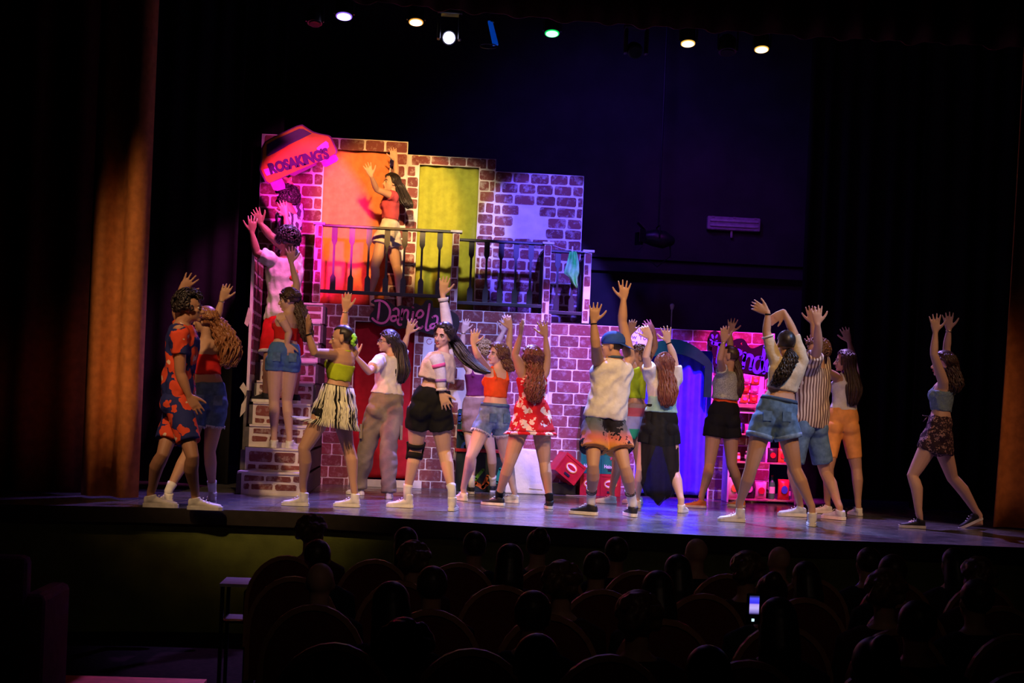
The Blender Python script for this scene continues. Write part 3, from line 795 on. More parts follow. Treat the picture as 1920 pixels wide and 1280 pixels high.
crate('green drink crate with white lettering in the right column', xc2, .266, m_crg, word='Heineken')
crate('red drink crate on top of the left green crate', xc1, .530, m_crr)
crate('black crate at the very top of the crate stack', xc1, .794, m_crk)
xt = X(1059, 925, 16.6)
crate('red drink crate with oval emblem tipped onto its corner', xt - .02, .21, m_crr, emblem=True, y=16.55, rot=(0, 36 * D2R, .28), w=.30, h=.26)
b = MB().box(X(1033, 920, 16.8), X(1078, 920, 16.8), 16.72, 16.98, .002, .14)
tag(link('speaker_box', b, m_crk, bevel=.01), 'low black box behind the tipped red crate', 'box')
P = [at(1062, 921, 16.5), at(1070, 930, 16.45), at(1085, 929, 16.5), at(1100, 927, 16.5)]
for p in P: p[2] = .008
tag(link('cable', MB().tube(P, .007, seg=6), m_cap, smooth=True), 'thin white cable on the floor beside the tipped crate', 'cable')
# white wrapped block
m_wrap = mat('white_wrapped_block', (.70, .72, .78), rough=.6, noise=.05, bump=.6, bscale=9)
x0, x1 = X(946, 900, 16.7), X(1022, 900, 16.7)
b = MB(); b.prism([(x0, 16.55, .002), (x1, 16.55, .002), (x1 - .01, 16.55, .50), (x1 - .12, 16.55, .52), (x0 + .14, 16.55, .53), (x0 + .02, 16.55, .36)], (0, .35, 0))
o = tag(link('plinth_block', b, m_wrap, bevel=.015), 'white paper wrapped block on the floor left of the tipped crate', 'block')
link('paper_fold', MB().prism([(x1 - .2, 16.547, .07), (x1 - .04, 16.547, .06), (x1 - .05, 16.547, .13), (x1 - .18, 16.547, .12)], (0, -.006, 0)), m_wp, o)
# graffiti counter in the dark opening
gx0, gx1 = dk[0] - .01, dk[1] + .16
o = empty('graffiti_cabinet', ((gx0 + gx1) / 2, 16.7, 0), 'dark cabinet sprayed with green orange and blue paint behind the dancers', 'cabinet')
m_gc = mat('cabinet_dark_paint', (.02, .035, .035), rough=.4)
link('body', MB().box(gx0, gx1, 16.72, 16.98, .002, .46), m_gc, o, bevel=.006)
link('back_panel', MB().box(gx0, gx1 - .1, 16.94, 16.99, .50, dk[3] - .01), mat('cabinet_back', (.01, .05, .08), rough=.5), o)
link('worktop', MB().box(gx0 - .02, gx1 + .02, 16.68, 16.99, .462, .498), m_crr, o, bevel=.004)
link('shelf', MB().box(gx0, gx1 - .1, 16.76, 16.935, .70, .72), m_crr, o)
cols = [mat('spray_green', (.15, .55, .05)), mat('spray_orange', (.75, .16, .03)), mat('spray_blue', (.03, .10, .6)), mat('spray_teal', (.02, .35, .22)), mat('spray_yellow', (.55, .6, .06))]
def sw(c, pts, Y, w=.018):
    q = stroke(pts, 830, 740, 6.4, Y, w, None, None); link('paint_stroke', q, cols[c], o)
sw(0, [(395, 1010), (440, 950), (485, 900)], 16.72); sw(1, [(390, 1060), (440, 1085), (480, 1110), (540, 1060)], 16.72, .022); sw(1, [(480, 1110), (510, 1040), (540, 975)], 16.72)
sw(3, [(650, 1050), (670, 960), (690, 890)], 16.72); sw(4, [(445, 700), (470, 660), (490, 700), (470, 740)], 16.935, .01); sw(2, [(240, 690), (250, 620), (280, 590), (290, 660)], 16.935, .03)
sw(3, [(230, 460), (245, 380), (240, 300)], 16.935, .025); sw(0, [(250, 480), (258, 420)], 16.935, .012); sw(2, [(200, 330), (205, 240)], 16.935, .02); sw(4, [(660, 760), (680, 730)], 16.935, .012)

# ------------------------------------------------------------------ shop shelves with goods
YH = 16.45
m_wood = mat('shelf_pine', (.45, .27, .18), rough=.5, noise=.2, nscale=20)
m_whs = mat('shelf_white', (.7, .62, .68), rough=.5)
hx0, hx1 = X(1366, 850, YH), X(1492, 870, YH)
sh = empty('shop_shelf', ((hx0 + hx1) / 2, YH, 0), 'low wooden shop shelf stocked with packets jars and bottles', 'shelf')
zA, zB, zC, zD = Zt(1400, 757, YH), Zt(1410, 813, YH), Zt(1420, 866, YH), .05
xs2 = X(1438, 800, YH)
link('side_board', MB().box(hx0, hx0 + .02, YH, YH + .3, .003, zA), m_whs, sh); link('side_board', MB().box(hx1, hx1 + .02, YH, YH + .3, .003, zC), m_whs, sh)
link('side_board', MB().box(xs2, xs2 + .018, YH, YH + .3, zC, zA), m_whs, sh)
link('shelf_board', MB().box(hx0 + .021, xs2 - .001, YH - .02, YH + .3, zA - .045, zA), m_wood, sh, bevel=.004)
link('shelf_board', MB().box(hx0 + .021, xs2 - .001, YH - .01, YH + .3, zB - .02, zB), m_wood, sh, bevel=.003)
link('shelf_board', MB().box(hx0 + .021, hx1 - .001, YH - .01, YH + .3, zC - .02, zC), m_wood, sh, bevel=.003)
link('shelf_board', MB().box(hx0 + .021, hx1 - .001, YH - .01, YH + .3, zD - .02, zD), m_wood, sh, bevel=.003)
link('crossbar', MB().box(hx0 + .021, xs2 - .001, YH + .02, YH + .03, zA - .11, zA - .085), m_whs, sh)
rnd = random.Random(31)
gc = [mat('pack_red', (.6, .03, .03), rough=.35), mat('pack_orange', (.8, .25, .04), rough=.35), mat('pack_pink', (.8, .15, .4), rough=.35), mat('pack_blue', (.05, .08, .5), rough=.35), mat('pack_cream', (.7, .6, .45), rough=.4), mat('pack_dark', (.04, .03, .03), rough=.3), mat('pack_green', (.04, .25, .06), rough=.35)]
def jar(x, z, m, lab, h=.10, r=.032, y=None):
    y = YH + .1 if y is None else y
    o = link('jar', MB().tube([(x, y, z + .002), (x, y, z + h * .2), (x, y, z + h * .8), (x, y, z + h * .9)], [r * .95, r, r, r * .75], seg=14, round_ends=False), m, smooth=False)
    tag(o, lab, 'jar', 'goods on the shop shelf')
    link('lid', MB().cyl((x, y, z + h * .9), (0, 0, h * .12), r * .8, 14), gc[4], o)
    link('jar_label', MB().cyl((x, y, z + h * .28), (0, 0, h * .38), r * 1.03, 14), m_ltw if m is not gc[4] else gc[0], o)
def bottle(x, z, m, lab, h=.24, r=.035, y=None):
    y = YH + .12 if y is None else y
    o = link('bottle', MB().tube([(x, y, z + .002), (x, y, z + h * .1), (x, y, z + h * .6), (x, y, z + h * .72), (x, y, z + h * .8), (x, y, z + h * .95)], [r * .9, r, r, r * .8, r * .36, r * .34], seg=14, round_ends=False), m, smooth=False)
    tag(o, lab, 'bottle', 'goods on the shop shelf')
    link('cap', MB().cyl((x, y, z + h * .95), (0, 0, h * .06), r * .42, 10), gc[0], o); link('bottle_label', MB().cyl((x, y, z + h * .25), (0, 0, h * .28), r * 1.03, 14), gc[4], o)
def packet(x, z, m, lab, w=.10, h=.14, y=None, tilt=0.0, m2=None, d=.03):
    y = YH + .08 if y is None else y
    b = MB(); n = 7; rings = []
    for k in range(n + 1):
        t = k / n; f = (math.sin(math.pi * t) ** .5 if 0 < t < 1 else .08)
        rings.append((np.array([math.sin(tilt) * h * t, 0, h * t * math.cos(tilt) + .002]), np.array([w / 2 * (1 - .04 * f), 0, 0]), np.array([0, d * f + .002, 0])))
    b.seg = 12; b.loft(rings)
    o = link('snack_packet', b, m, smooth=True); o.location = (x, y, z); tag(o, lab, 'packet', 'goods on the shop shelf')
    q = link('print', MB().prism([(math.cos(a) * w * .28 + math.sin(tilt) * h * .5, -d - .002, h * .5 + math.sin(a) * h * .2) for a in np.linspace(0, 6.283, 13)[:-1]], (0, -.002, 0)), m2 or m_yel, None); q.parent = o
    return o
w0 = xs2 - hx0
packet(hx0 + w0 * .28, zB, gc[3], 'blue packet at the left of the second shelf', .09, .12, m2=gc[4]); packet(hx0 + w0 * .62, zB, gc[2], 'pink packet beside the blue one on the second shelf', .16, .11, m2=gc[3])
jar(hx0 + w0 * .30, zC, gc[0], 'red jar at the left of the third shelf'); jar(hx0 + w0 * .58, zC, gc[5], 'dark jar beside the red jar on the third shelf', .12, .04); jar(hx0 + w0 * .85, zC, gc[3], 'blue jar in the middle of the third shelf', .14, .04)
b_ = [(.15, gc[5]), (.42, gc[5])]
jar(hx0 + w0 * .22, zA - .09 - .14, gc[0], 'red glazed cup left on the upper ledge', .085, .04, YH + .05) if False else None
packet(xs2 + .10, zC, gc[5], 'dark packet right of the divider on the third shelf', .12, .17, m2=gc[0]); packet(xs2 + .22, zC, gc[1], 'shiny orange packet on the right end of the third shelf', .11, .17, m2=gc[0]); packet(xs2 + .27, zC, gc[0], 'tall red bag behind the orange packet', .14, .26, y=YH + .2, m2=gc[4])
for i, (f, mm, l) in enumerate(((.12, gc[4], 'cream bag at the left of the bottom shelf'), (.34, gc[5], 'dark bag second on the bottom shelf'), (.52, gc[4], 'cream bag with brown print on the bottom shelf'), (.86, gc[0], 'dull red bag at the right of the bottom shelf'))):
    packet(hx0 + (hx1 - hx0) * f, zD, mm, l, .14, .24 if i != 2 else .2, m2=gc[(i * 3 + 1) % 7], d=.05)
bottle(hx0 + (hx1 - hx0) * .70, zD, gc[6], 'green bottle on the bottom shelf', .28)
bottle(hx1 - .05, zD, gc[6], 'green bottle at the right end of the bottom shelf', .2)
# display of packets leaning on the top board
dx0, dx1 = X(1388, 730, YH), X(1436, 730, YH)
dp = tag(link('display_board', MB().prism([(dx0, YH + .1, zA + .002), (dx1, YH + .1, zA + .002), (dx1 + .02, YH + .18, zA + .33), (dx0 + .07, YH + .18, zA + .36)], (0, .02, 0)), m_whs), 'pale rack of pink snack packets leaning above the shelf', 'rack', 'goods on the shop shelf')
k = 0
for r_ in range(3):
    for c_ in range(2):
        packet(dx0 + .06 + c_ * .11 + r_ * .012, zA + .01 + r_ * .11, gc[(1, 0, 2)[(r_ + c_) % 3]], '%s %s packet on the leaning rack' % (('lowest', 'middle', 'topmost')[r_], ('left', 'right')[c_]), .10, .10, y=YH + .045 + .022 * r_, m2=gc[(2, 1, 4)[(r_ + c_) % 3]], d=.02, tilt=.1)
for i in range(2):
    xx = hx0 + w0 * (.22 + .38 * i)
    jar(xx, zB, gc[0], ('left', 'right')[i] + ' red glazed jar with white print at the front of the second shelf', .09, .038, YH + .02)

# ------------------------------------------------------------------ back wall things
m_plast = mat('fitting_grey_plastic', (.55, .45, .55), rough=.5)
pa = at(1326, 406, 20.98); pb = at(1424, 436, 20.98); cx_, cz_ = (pa[0] + pb[0]) / 2, float(at(1374, 420, 20.98)[2]); hw = (pb[0] - pa[0]) / 2; hh = .10
o = link('wall_light', MB().box(cx_ - hw, cx_ + hw, 20.93, 21.035, cz_ - hh, cz_ + hh), m_plast, bevel=.02)
tag(o, 'unlit fluorescent batten fitting on the dark back wall', 'light')
for dz in (.035, -.04): link('tube', MB().tube([(cx_ - hw + .05, 20.92, cz_ + dz), (cx_ + hw - .05, 20.92, cz_ + dz)], .018, seg=10), mat('tube_glass', (.8, .75, .8), rough=.3), o, smooth=True)
for sx_ in (-1, 0, 1):
    for sz in (-1, 1): link('clip', MB().box(cx_ + sx_ * (hw - .08) - .02, cx_ + sx_ * (hw - .08) + .02, 20.915, 20.93, cz_ + sz * (hh - .012) - .01, cz_ + sz * (hh - .012) + .01), m_plast, o)
link('conduit', MB().tube([(cx_ - .02, 20.99, cz_ - hh), (cx_ - .02, 20.99, cz_ - hh - .09)], .018, seg=8), m_plast, o)
# dark theatre lamp hanging against the wall
pj = at(1230, 446, 20.2)
o = empty('stage_lamp', pj, 'black theatre lamp with barn doors hanging before the back wall', 'stage light')
m_lamp = mat('lamp_black_metal', (.015, .015, .02), rough=.4, spec=.5)
link('housing', MB().tube([pj + (-.14, 0, 0), pj + (-.05, 0, 0), pj + (.12, 0, -.02), pj + (.2, 0, -.03)], [.09, .12, .13, .08], seg=16), m_lamp, o, smooth=True)
for a in range(4):
    an = a * math.pi / 2; dv = np.array([0, math.cos(an), math.sin(an)]); tv = np.array([0, -math.sin(an), math.cos(an)])
    c = pj + np.array([-.17, 0, 0]) + dv * .11
    link('barn_door', MB().obox(c + dv * .05 + np.array([-.05, 0, 0]), np.array([-.05, 0, 0]) + dv * .05, tv * .09, np.array([.004, 0, 0.004])), m_lamp, o)
link('yoke', MB().tube([pj + (.03, -.14, 0), pj + (.03, -.14, .17), pj + (.03, .14, .17), pj + (.03, .14, 0)], .012, seg=6), m_lamp, o)
link('hanging_pole', MB().tube([pj + (.03, 0, .17), pj + (.03, 0, 4.6)], .014, seg=8), m_lamp, o)
link('cable', MB().tube([pj + (.2, 0, 0), pj + (.22, 0, -.25), pj + (.05, .1, -.4), pj + (-.05, .2, -.3)], .01, seg=6), m_lamp, o)
pt, pbm = at(1260, 578, 17.3), at(1258, 618, 17.3)
o = empty('microphone', (pbm[0], 17.3, 0), 'thin stand with a small white head rising behind the right wall', 'microphone')
link('pole', MB().tube([(pbm[0], 17.3, 0.02), (pt[0], 17.3, pt[2])], .008, seg=8), m_plast, o); link('base', MB().cyl((pbm[0], 17.3, .002), (0, 0, .02), .12, 20), m_lamp, o)
link('head', MB().tube([(pt[0], 17.3, pt[2]), (pt[0], 17.3, pt[2] + .035)], [.02, .028], seg=10), m_plast, o)

# ------------------------------------------------------------------ overhead rig
YL = 15.0
def rigpt(px, py): return at(px, py, YL)
zr = max(rigpt(645, 32)[2], rigpt(1428, 94)[2]) + .42
o = link('lighting_batten', MB().tube([(X(420, 0, YL), YL, zr), (X(1700, 60, YL), YL, zr)], .025, seg=10), m_lamp, smooth=True)
tag(o, 'black pipe carrying the stage lights over the stage', 'pipe')
def par(label, px, py, colr, es, ring=(0, 0, 0), grp='lit stage lights on the overhead pipe', tilt=.25, r=.082):
    p = rigpt(px, py); nrm = unit(np.array([0, -math.sin(tilt), -math.cos(tilt)]))
    e = empty('stage_light', p, label, 'stage light', grp)
    up = -nrm
    link('can', MB().tube([p + up * .012, p + up * .16, p + up * .2], [r * 1.12, r * 1.12, r * .7], seg=20, round_ends=False), m_lamp, e)
    ml = mat('lens_glow_%s' % '_'.join('%d' % (x * 99) for x in colr), colr, emit=colr, es=es) if es else mat('lens_dark_glass', (.02, .02, .03), rough=.15)
    link('lens', MB().tube([p, p + up * .011], r * .88, seg=20, round_ends=False), ml, e)
    if es: link('halo_ring', MB().tube([p + up * .003, p + up * .0115], r * 1.03, seg=20, round_ends=False), mat('halo_ring_%s' % '_'.join('%d' % (x * 99) for x in ring), ring, emit=ring, es=.9), e)  # emissive ring stands in for the coloured halo around the lens
    zt = zr - p[2] - .02
    for s in (-1, 1): link('yoke_arm', MB().box(p[0] + s * (r + .02) - .005, p[0] + s * (r + .02) + .005, YL - .02, YL + .02, p[2] + .03, zr - .14), m_lamp, e)
    link('yoke_bar', MB().box(p[0] - r - .025, p[0] + r + .025, YL - .02, YL + .02, zr - .14, zr - .13), m_lamp, e)
    link('clamp', MB().box(p[0] - .02, p[0] + .02, YL - .03, YL + .03, zr - .13, zr - .02), m_lamp, e)
    return p, nrm
par('stage light glowing violet white at the left', 645, 32, (.86, .84, 1.0), 3, (.30, .14, 1.0))
par('stage light glowing amber beside the round white beam', 780, 43, (1.0, .90, .66), 3, (1.0, .42, .05), r=.074)
par('stage light glowing green in the middle of the pipe', 1035, 64, (.40, 1.0, .55), 2, (.0, .8, .12), r=.074)
par('stage light glowing amber right of the green one', 1290, 83, (1.0, .93, .66), 3, (1.0, .55, .08), r=.074)
par('stage light glowing amber at the far right of the pipe', 1428, 94, (1.0, .93, .66), 3, (1.0, .55, .08), r=.074)
par('unlit stage light below the pipe left of the violet one', 590, 46, (0, 0, 0), 0, grp='unlit stage lights', r=.07)
par('unlit stage light between the two right amber ones', 1364, 100, (0, 0, 0), 0, grp='unlit stage lights', r=.085)
def mover(label, px, py, colr, es, grp, tilt):
    p = rigpt(px, py)
    e = empty('moving_head_light', p, label, 'stage light', grp)
    nrm = unit(np.array([0, -math.sin(tilt), -math.cos(tilt)]))
    link('head', MB().tube([p - nrm * .02, p - nrm * .1, p - nrm * .24], [.075, .085, .06], seg=18, round_ends=False), m_lamp, e)
    ml = mat('mover_lens_glow', colr, emit=colr, es=es) if es else mat('lens_dark_glass', (.02, .02, .03))
    link('lens', MB().tube([p, p - nrm * .019], .062, seg=20, round_ends=False), ml, e)
    for s in (-1, 1): link('yoke_arm', MB().box(p[0] + s * .11 - .018, p[0] + s * .11 + .018, YL - .05, YL + .05, p[2] - .02, p[2] + .24), m_lamp, e, bevel=.01)
    link('base', MB().box(p[0] - .13, p[0] + .13, YL - .08, YL + .08, p[2] + .24, p[2] + .33), m_lamp, e, bevel=.012)
    link('clamp', MB().box(p[0] - .02, p[0] + .02, YL - .03, YL + .03, p[2] + .33, max(zr - .02, p[2] + .35)), m_lamp, e)
mover('round moving light beaming blue white in the middle left', 842, 71, (.62, .62, 1.0), 11, 'moving head lights', 1.25)
mover('dark moving light right of the green stage light', 1192, 98, (0, 0, 0), 0, 'moving head lights', 1.1)
p = rigpt(922, 64)
e = empty('colour_changer', p, 'tilted lamp with a blue lit side right of the round beam', 'stage light', 'unlit stage lights')
sl = .10
link('panel', MB().prism([p + (-.045, 0, .14), p + (.0, 0, .145), p + (.075, 0, -.10), p + (.02, 0, -.11)], (0, .06, 0)), mat('lamp_side_blue_glow', (.01, .05, .30), rough=.4, emit=(.0, .05, .45), es=.55), e)  # blue light falling on the side is put in as colour and emission
link('rim', MB().tube([p + (.0 + .09 * math.cos(a) - .03, -.01, -.13 + .025 * math.sin(a)) for a in np.linspace(0, 6.283, 17)], .006, seg=6), m_lamp, e)
link('clamp', MB().box(p[0] - .02, p[0] + .02, YL - .01, YL + .05, p[2] + .13, zr - .01), m_lamp, e)
# ================================================================== PEOPLE
def solve(S, px, py, L, sgn):
    """point on the view line through a pixel at distance L from S"""
    r = ray(px, py); w = CAM - S
    a = r @ r; b = 2 * (r @ w); c = w @ w - L * L; disc = b * b - 4 * a * c
    dm = -b / (2 * a)
    if disc < 0 or sgn == 0: d = dm
    else:
        q = math.sqrt(disc) / (2 * a); q = min(q, L * .8); d = dm + sgn * q
    return CAM + r * d
def frame_head(yaw, pitch, roll):
    y, p = yaw * D2R, pitch * D2R
    f = c2w(-math.sin(y) * math.cos(p), -math.cos(y) * math.cos(p), math.sin(p)); lf = c2w(math.cos(y), -math.sin(y), 0)
    up = np.cross(lf, -f); up = unit(np.cross(f, -lf)) if up[2] < 0 else unit(up)
    if up[2] < 0: up = -up
    rr = roll * D2R
    lf2 = lf * math.cos(rr) + up * math.sin(rr); up2 = -lf * math.sin(rr) + up * math.cos(rr)
    return lf2, f, up2
def skin(name, col): return mat('skin_' + name, col, rough=.5, spec=.35, noise=.05, nscale=5)
SK = {'light': skin('light', (.62, .38, .28)), 'tan': skin('tan', (.50, .28, .18)), 'brown': skin('brown', (.36, .18, .11)), 'pale': skin('pale', (.70, .46, .36))}
def hairm(name, c, c2): return mat('hair_' + name, c, rough=.42, spec=.45, col2=c2, nscale=40)
HR = {'black': hairm('black', (.012, .009, .010), (.035, .025, .025)), 'dark': hairm('dark_brown', (.03, .014, .010), (.07, .035, .025)),
      'brown': hairm('brown', (.10, .045, .025), (.20, .10, .05)), 'auburn': hairm('auburn', (.13, .035, .022), (.24, .08, .05)),
      'blond': hairm('blond', (.42, .27, .12), (.6, .42, .2)), 'ginger': hairm('ginger', (.22, .08, .03), (.36, .15, .06))}
m_eyew = mat('eye_white', (.8, .8, .78), rough=.25); m_iris = mat('eye_dark', (.015, .01, .008), rough=.2); m_lip = mat('lips', (.42, .09, .08), rough=.45)
UF = np.array([-.14, 0, .12, .25, .42, .6, .78, .9, .965, 1.0])
WF = np.array([.085, .158, .172, .155, .122, .130, .148, .145, .095, .052])
DF = np.array([.075, .104, .112, .104, .088, .098, .108, .085, .066, .050])
WM_ = np.array([.085, .152, .160, .152, .146, .158, .178, .170, .110, .062])
DM_ = np.array([.075, .100, .108, .106, .102, .108, .118, .096, .074, .060])
class Person: pass
PEOPLE = []
def make_person(label, h=1.66, male=False, sk='light', yaw=120, hyaw=None, neck=None, pel=None, head=None, face=None, hpr=(0, 0), La=None, Ra=None, Ll=None, Rl=None,
                z0=0.0, build=1.0, hand=1.0, dz=0.0, lean=0.0, shoes=None, socks=None, d0=None, bust=1.0):
    k = h / 1.68; hyaw = yaw if hyaw is None else hyaw
    P = Person(); P.k = k; P.label = label; P.male = male; P.build = build; P.skin = SK[sk]
    # feet on the ground give the depth
    feet = {}
    for s, L in (('L', Ll), ('R', Rl)):
        kn, an, sole, fy = L[:4]; r = ray(an[0], sole)
        g = CAM + r * ((z0 + .004 - CAM[2]) / r[2]) if d0 is None else CAM + r * d0
        feet[s] = g
    dm = np.mean([(feet[s] - CAM) @ FWD for s in 'LR']) if d0 is None else d0
    for s, L in (('L', Ll), ('R', Rl)):
        if d0 is None:
            d = (feet[s] - CAM) @ FWD; d = dm + max(-.24, min(.24, d - dm))
            feet[s] = CAM + ray(L[1][0], L[2]) * d; 
        feet[s][2] = z0 + .004
    base = (feet['L'] + feet['R']) / 2
    Fv = lambda y: c2w(-math.sin(y * D2R), -math.cos(y * D2R)); Lv = lambda y: c2w(math.cos(y * D2R), -math.sin(y * D2R))
    dP = dm + dz
    P.pel = atd(pel[0], pel[1], dP); P.neck = atd(neck[0], neck[1], dP + lean)
    P.F = unit(Fv(yaw)); P.FP = unit(Fv(hyaw)); P.lat1 = unit(Lv(yaw)); P.lat0 = unit(Lv(hyaw))
    P.T = unit(P.neck - P.pel); TL = np.linalg.norm(P.neck - P.pel)
    mb = MB()
    wf, df = (WM_, DM_) if male else (WF, DF)
    bw = 1 + (build - 1) * .8
    def ring(u, infl=0.0, ws=1.0):
        u2 = min(max(u, 0), 1); c = P.pel + (P.neck - P.pel) * u
        lat = unit(P.lat0 * (1 - u2) + P.lat1 * u2); lat = unit(lat - P.T * (lat @ P.T) * .7); dp = unit(np.cross(P.T, lat))
        w = np.interp(u, UF, wf) * k * bw; d = np.interp(u, UF, df) * k * bw
        fw = unit(P.FP * (1 - u2) + P.F * u2)
        off = fw * (.012 * math.sin(u2 * math.pi * 2)) * -1
        return (c + off, lat * (w + infl) * ws, dp * (d + infl) * ws)
    P.ring = ring
    mb.seg = 18; mb.loft([ring(u) for u in (-.14, -.07, 0, .06, .12, .18, .25, .33, .42, .5, .6, .7, .78, .85, .9, .94, .965, 1.0)]); del mb.seg
    hipw = (.084 if not male else .09) * k * bw
    hip = {'L': P.pel + P.lat0 * hipw, 'R': P.pel - P.lat0 * hipw}
    shw = (.150 if not male else .185) * k
    if not male:
        mb.sph(hip['L'] - P.FP * .034 * k - ZZ * .025, .095 * k * bw); mb.sph(hip['R'] - P.FP * .034 * k - ZZ * .025, .095 * k * bw)
        ch = P.pel + (P.neck - P.pel) * .72
        for s in (1, -1): mb.sph(ch + P.lat1 * s * .068 * k + P.F * .075 * k, .060 * k * bust)
    else:
        mb.sph(hip['L'] - P.FP * .035 * k - ZZ * .03, .092 * k * bw); mb.sph(hip['R'] - P.FP * .035 * k - ZZ * .03, .092 * k * bw)
    P.hip = hip; P.legs = {}; P.arms = {}
    TH, SHN = .415 * k, .40 * k
    lb = build
    for s, L in (('L', Ll), ('R', Rl)):
        kn, an, sole, fy = L[:4]; pitch = L[4] if len(L) > 4 else 0
        g = feet[s]; dg = (g - CAM) @ FWD; A = atd(an[0], an[1], dg)
        H = hip[s]; dH = (H - CAM) @ FWD
        best = None
        for q in np.linspace(-.34, .34, 69):
            dk = (dg + dH) / 2 + q; K = atd(kn[0], kn[1], dk)
            e = (np.linalg.norm(K - H) - TH) ** 2 + (np.linalg.norm(A - K) - SHN) ** 2
            mid = (H + A) / 2; e += .004 * max(0, -((K - mid) @ P.FP)) + .02 * q * q
            if best is None or e < best[0]: best = (e, K)
        K = best[1]
        t = lambda p, q, f: p + (q - p) * f
        rt = np.array([.094, .093, .082, .067, .056]) * k * lb; rs = np.array([.056, .057, .058, .046, .036, .034]) * k * (1 + (lb - 1) * .7)
        if male: rt = rt * .90; rs = rs * .98
        bk = -unit(np.cross(np.cross(P.FP, A - K), A - K)) if False else -P.FP
        pts = [t(H, K, f) for f in (0, .22, .5, .8)] + [K] + [t(K, A, .14) + bk * .010, t(K, A, .32) + bk * .020, t(K, A, .6) + bk * .010, t(K, A, .85), A]
        mb.tube(pts, list(rt) + list(rs[1:]), seg=14)
        P.legs[s] = (H, K, A, g, fy, pitch, pts, list(rt) + list(rs[1:]))
        # foot inside the shoe
        fd = unit(Fv(fy)); mb.tube([A, g + ZZ * .055 * k - fd * .01, g + ZZ * .04 * k + fd * .09 * k], [.034 * k, .036 * k, .028 * k], seg=10)
    L1, L2, LH = .295 * k, .250 * k, .185 * k * hand
    for s, Aa in (('L', La), ('R', Ra)):
        sgn = 1 if s == 'L' else -1
        el, wr, tip, es, ws, thumb = Aa[:6]; spread = Aa[6] if len(Aa) > 6 else 1.0; curl = Aa[7] if len(Aa) > 7 else .12
        S = P.neck - P.T * .055 * k + P.lat1 * sgn * shw
        Ecand = solve(S, el[0], el[1], L1, es)
        ud = unit(Ecand - S); lift = max(0, ud @ ZZ)
        S = S + ZZ * .045 * k * lift - P.lat1 * sgn * .02 * k * lift
        # a shoulder cannot be further from the elbow than the upper arm reaches: slide it along the girdle
        E = solve(S, el[0], el[1], L1, es)
        dist = np.linalg.norm(E - S)
        if dist > L1 * 1.12: S = S + unit(E - S) * min(dist - L1 * 1.12, .07 * k)
        W_ = solve(E, wr[0], wr[1], L2, ws); Tp = solve(W_, tip[0], tip[1], LH, 0)
        if np.linalg.norm(Tp - W_) < LH * .55: Tp = solve(W_, tip[0], tip[1], LH, -1)
        ra = np.array([.052, .050, .044, .041, .037]) * k * (1 + (build - 1) * .8) * (1.1 if male else 1.0)
        rf = np.array([.038, .039, .034, .026, .0225]) * k * (1.12 if male else 1.0)
        t = lambda p, q, f: p + (q - p) * f
        root = P.neck - P.T * .10 * k + P.lat1 * sgn * shw * .55
        pts = [root, S] + [t(S, E, f) for f in (.25, .55, .85)] + [E] + [t(E, W_, f) for f in (.25, .55, .85)] + [W_]
        rad = [.050 * k, ra[0], ra[1], ra[2], ra[3], ra[4], rf[1], rf[2], rf[3], rf[4]]
        mb.tube(pts, rad, seg=12)
        P.arms[s] = (S, E, W_, Tp, pts, rad)
        # hand
        D = unit(Tp - W_); view = unit(W_ - CAM); side = unit(np.cross(D, view))
        if side @ RT < 0 and abs(side @ RT) > .05: side = -side
        if thumb < 0: side = -side
        # side now points to the thumb
        N = unit(np.cross(side, D)); N = -N if N @ view > 0 else N       # palm/back plane faces the viewer
        if Aa[8] if len(Aa) > 8 else False: side = unit(side * .35 + N * .94)
        N2 = unit(np.cross(D, side)); hk = k * hand * 1.06
        pc = W_ + D * .048 * hk
        mb.loft([(W_ - D * .01, side * .024 * hk, N2 * .018 * hk), (W_ + D * .02 * hk, side * .032 * hk, N2 * .017 * hk), (W_ + D * .055 * hk, side * .041 * hk, N2 * .0155 * hk), (W_ + D * .085 * hk, side * .042 * hk, N2 * .0135 * hk), (W_ + D * .095 * hk, side * .036 * hk, N2 * .010 * hk)])
        cdir = N * (1 if thumb * sgn > 0 else -1)
        for fi, (o_, ln, an_) in enumerate(((.031, .074, 13), (.011, .083, 4), (-.010, .078, -5), (-.031, .062, -15))):
            a0 = an_ * spread * D2R; fd = unit(D * math.cos(a0) + side * math.sin(a0))
            p0 = W_ + D * .080 * hk + side * o_ * hk; c1 = curl * (1 + .25 * fi)
            p1 = p0 + unit(fd - N * c1 * .3) * ln * .45 * hk; p2 = p1 + unit(fd - N * c1 * 1.1) * ln * .32 * hk; p3 = p2 + unit(fd - N * c1 * 2) * ln * .25 * hk
            mb.tube([p0 - fd * .02, p0, p1, p2, p3], [.0092 * hk, .0098 * hk, .0090 * hk, .0082 * hk, .0070 * hk], seg=8)
        a0 = 48 * D2R * (.6 + .4 * spread); q0 = W_ + D * .022 * hk + side * .022 * hk
        q1 = q0 + unit(D * math.cos(a0) + side * math.sin(a0)) * .045 * hk; q2 = q1 + unit(D * math.cos(a0 * .8) + side * math.sin(a0 * .8)) * .034 * hk; q3 = q2 + unit(D * math.cos(a0 * .6) + side * math.sin(a0 * .6)) * .026 * hk
        mb.tube([q0, q1, q2, q3], [.015 * hk, .0125 * hk, .0105 * hk, .0085 * hk], seg=8)
    # head
    dh = dP + lean; P.hc = atd(head[0], head[1], dh); l, f, u = frame_head(face, hpr[0], hpr[1]); hk = k * (1.0 if not male else 1.05); hk = .5 * hk + .5
    P.hl, P.hf, P.hu, P.hk = l, f, u, hk
    pt = lambda x, y, z: P.hc + (l * x + f * y + u * z) * hk
    P.pt = pt
    mb.ell(pt(0, -.014, .028), l * .074 * hk, f * .093 * hk, u * .088 * hk, 18, 12)
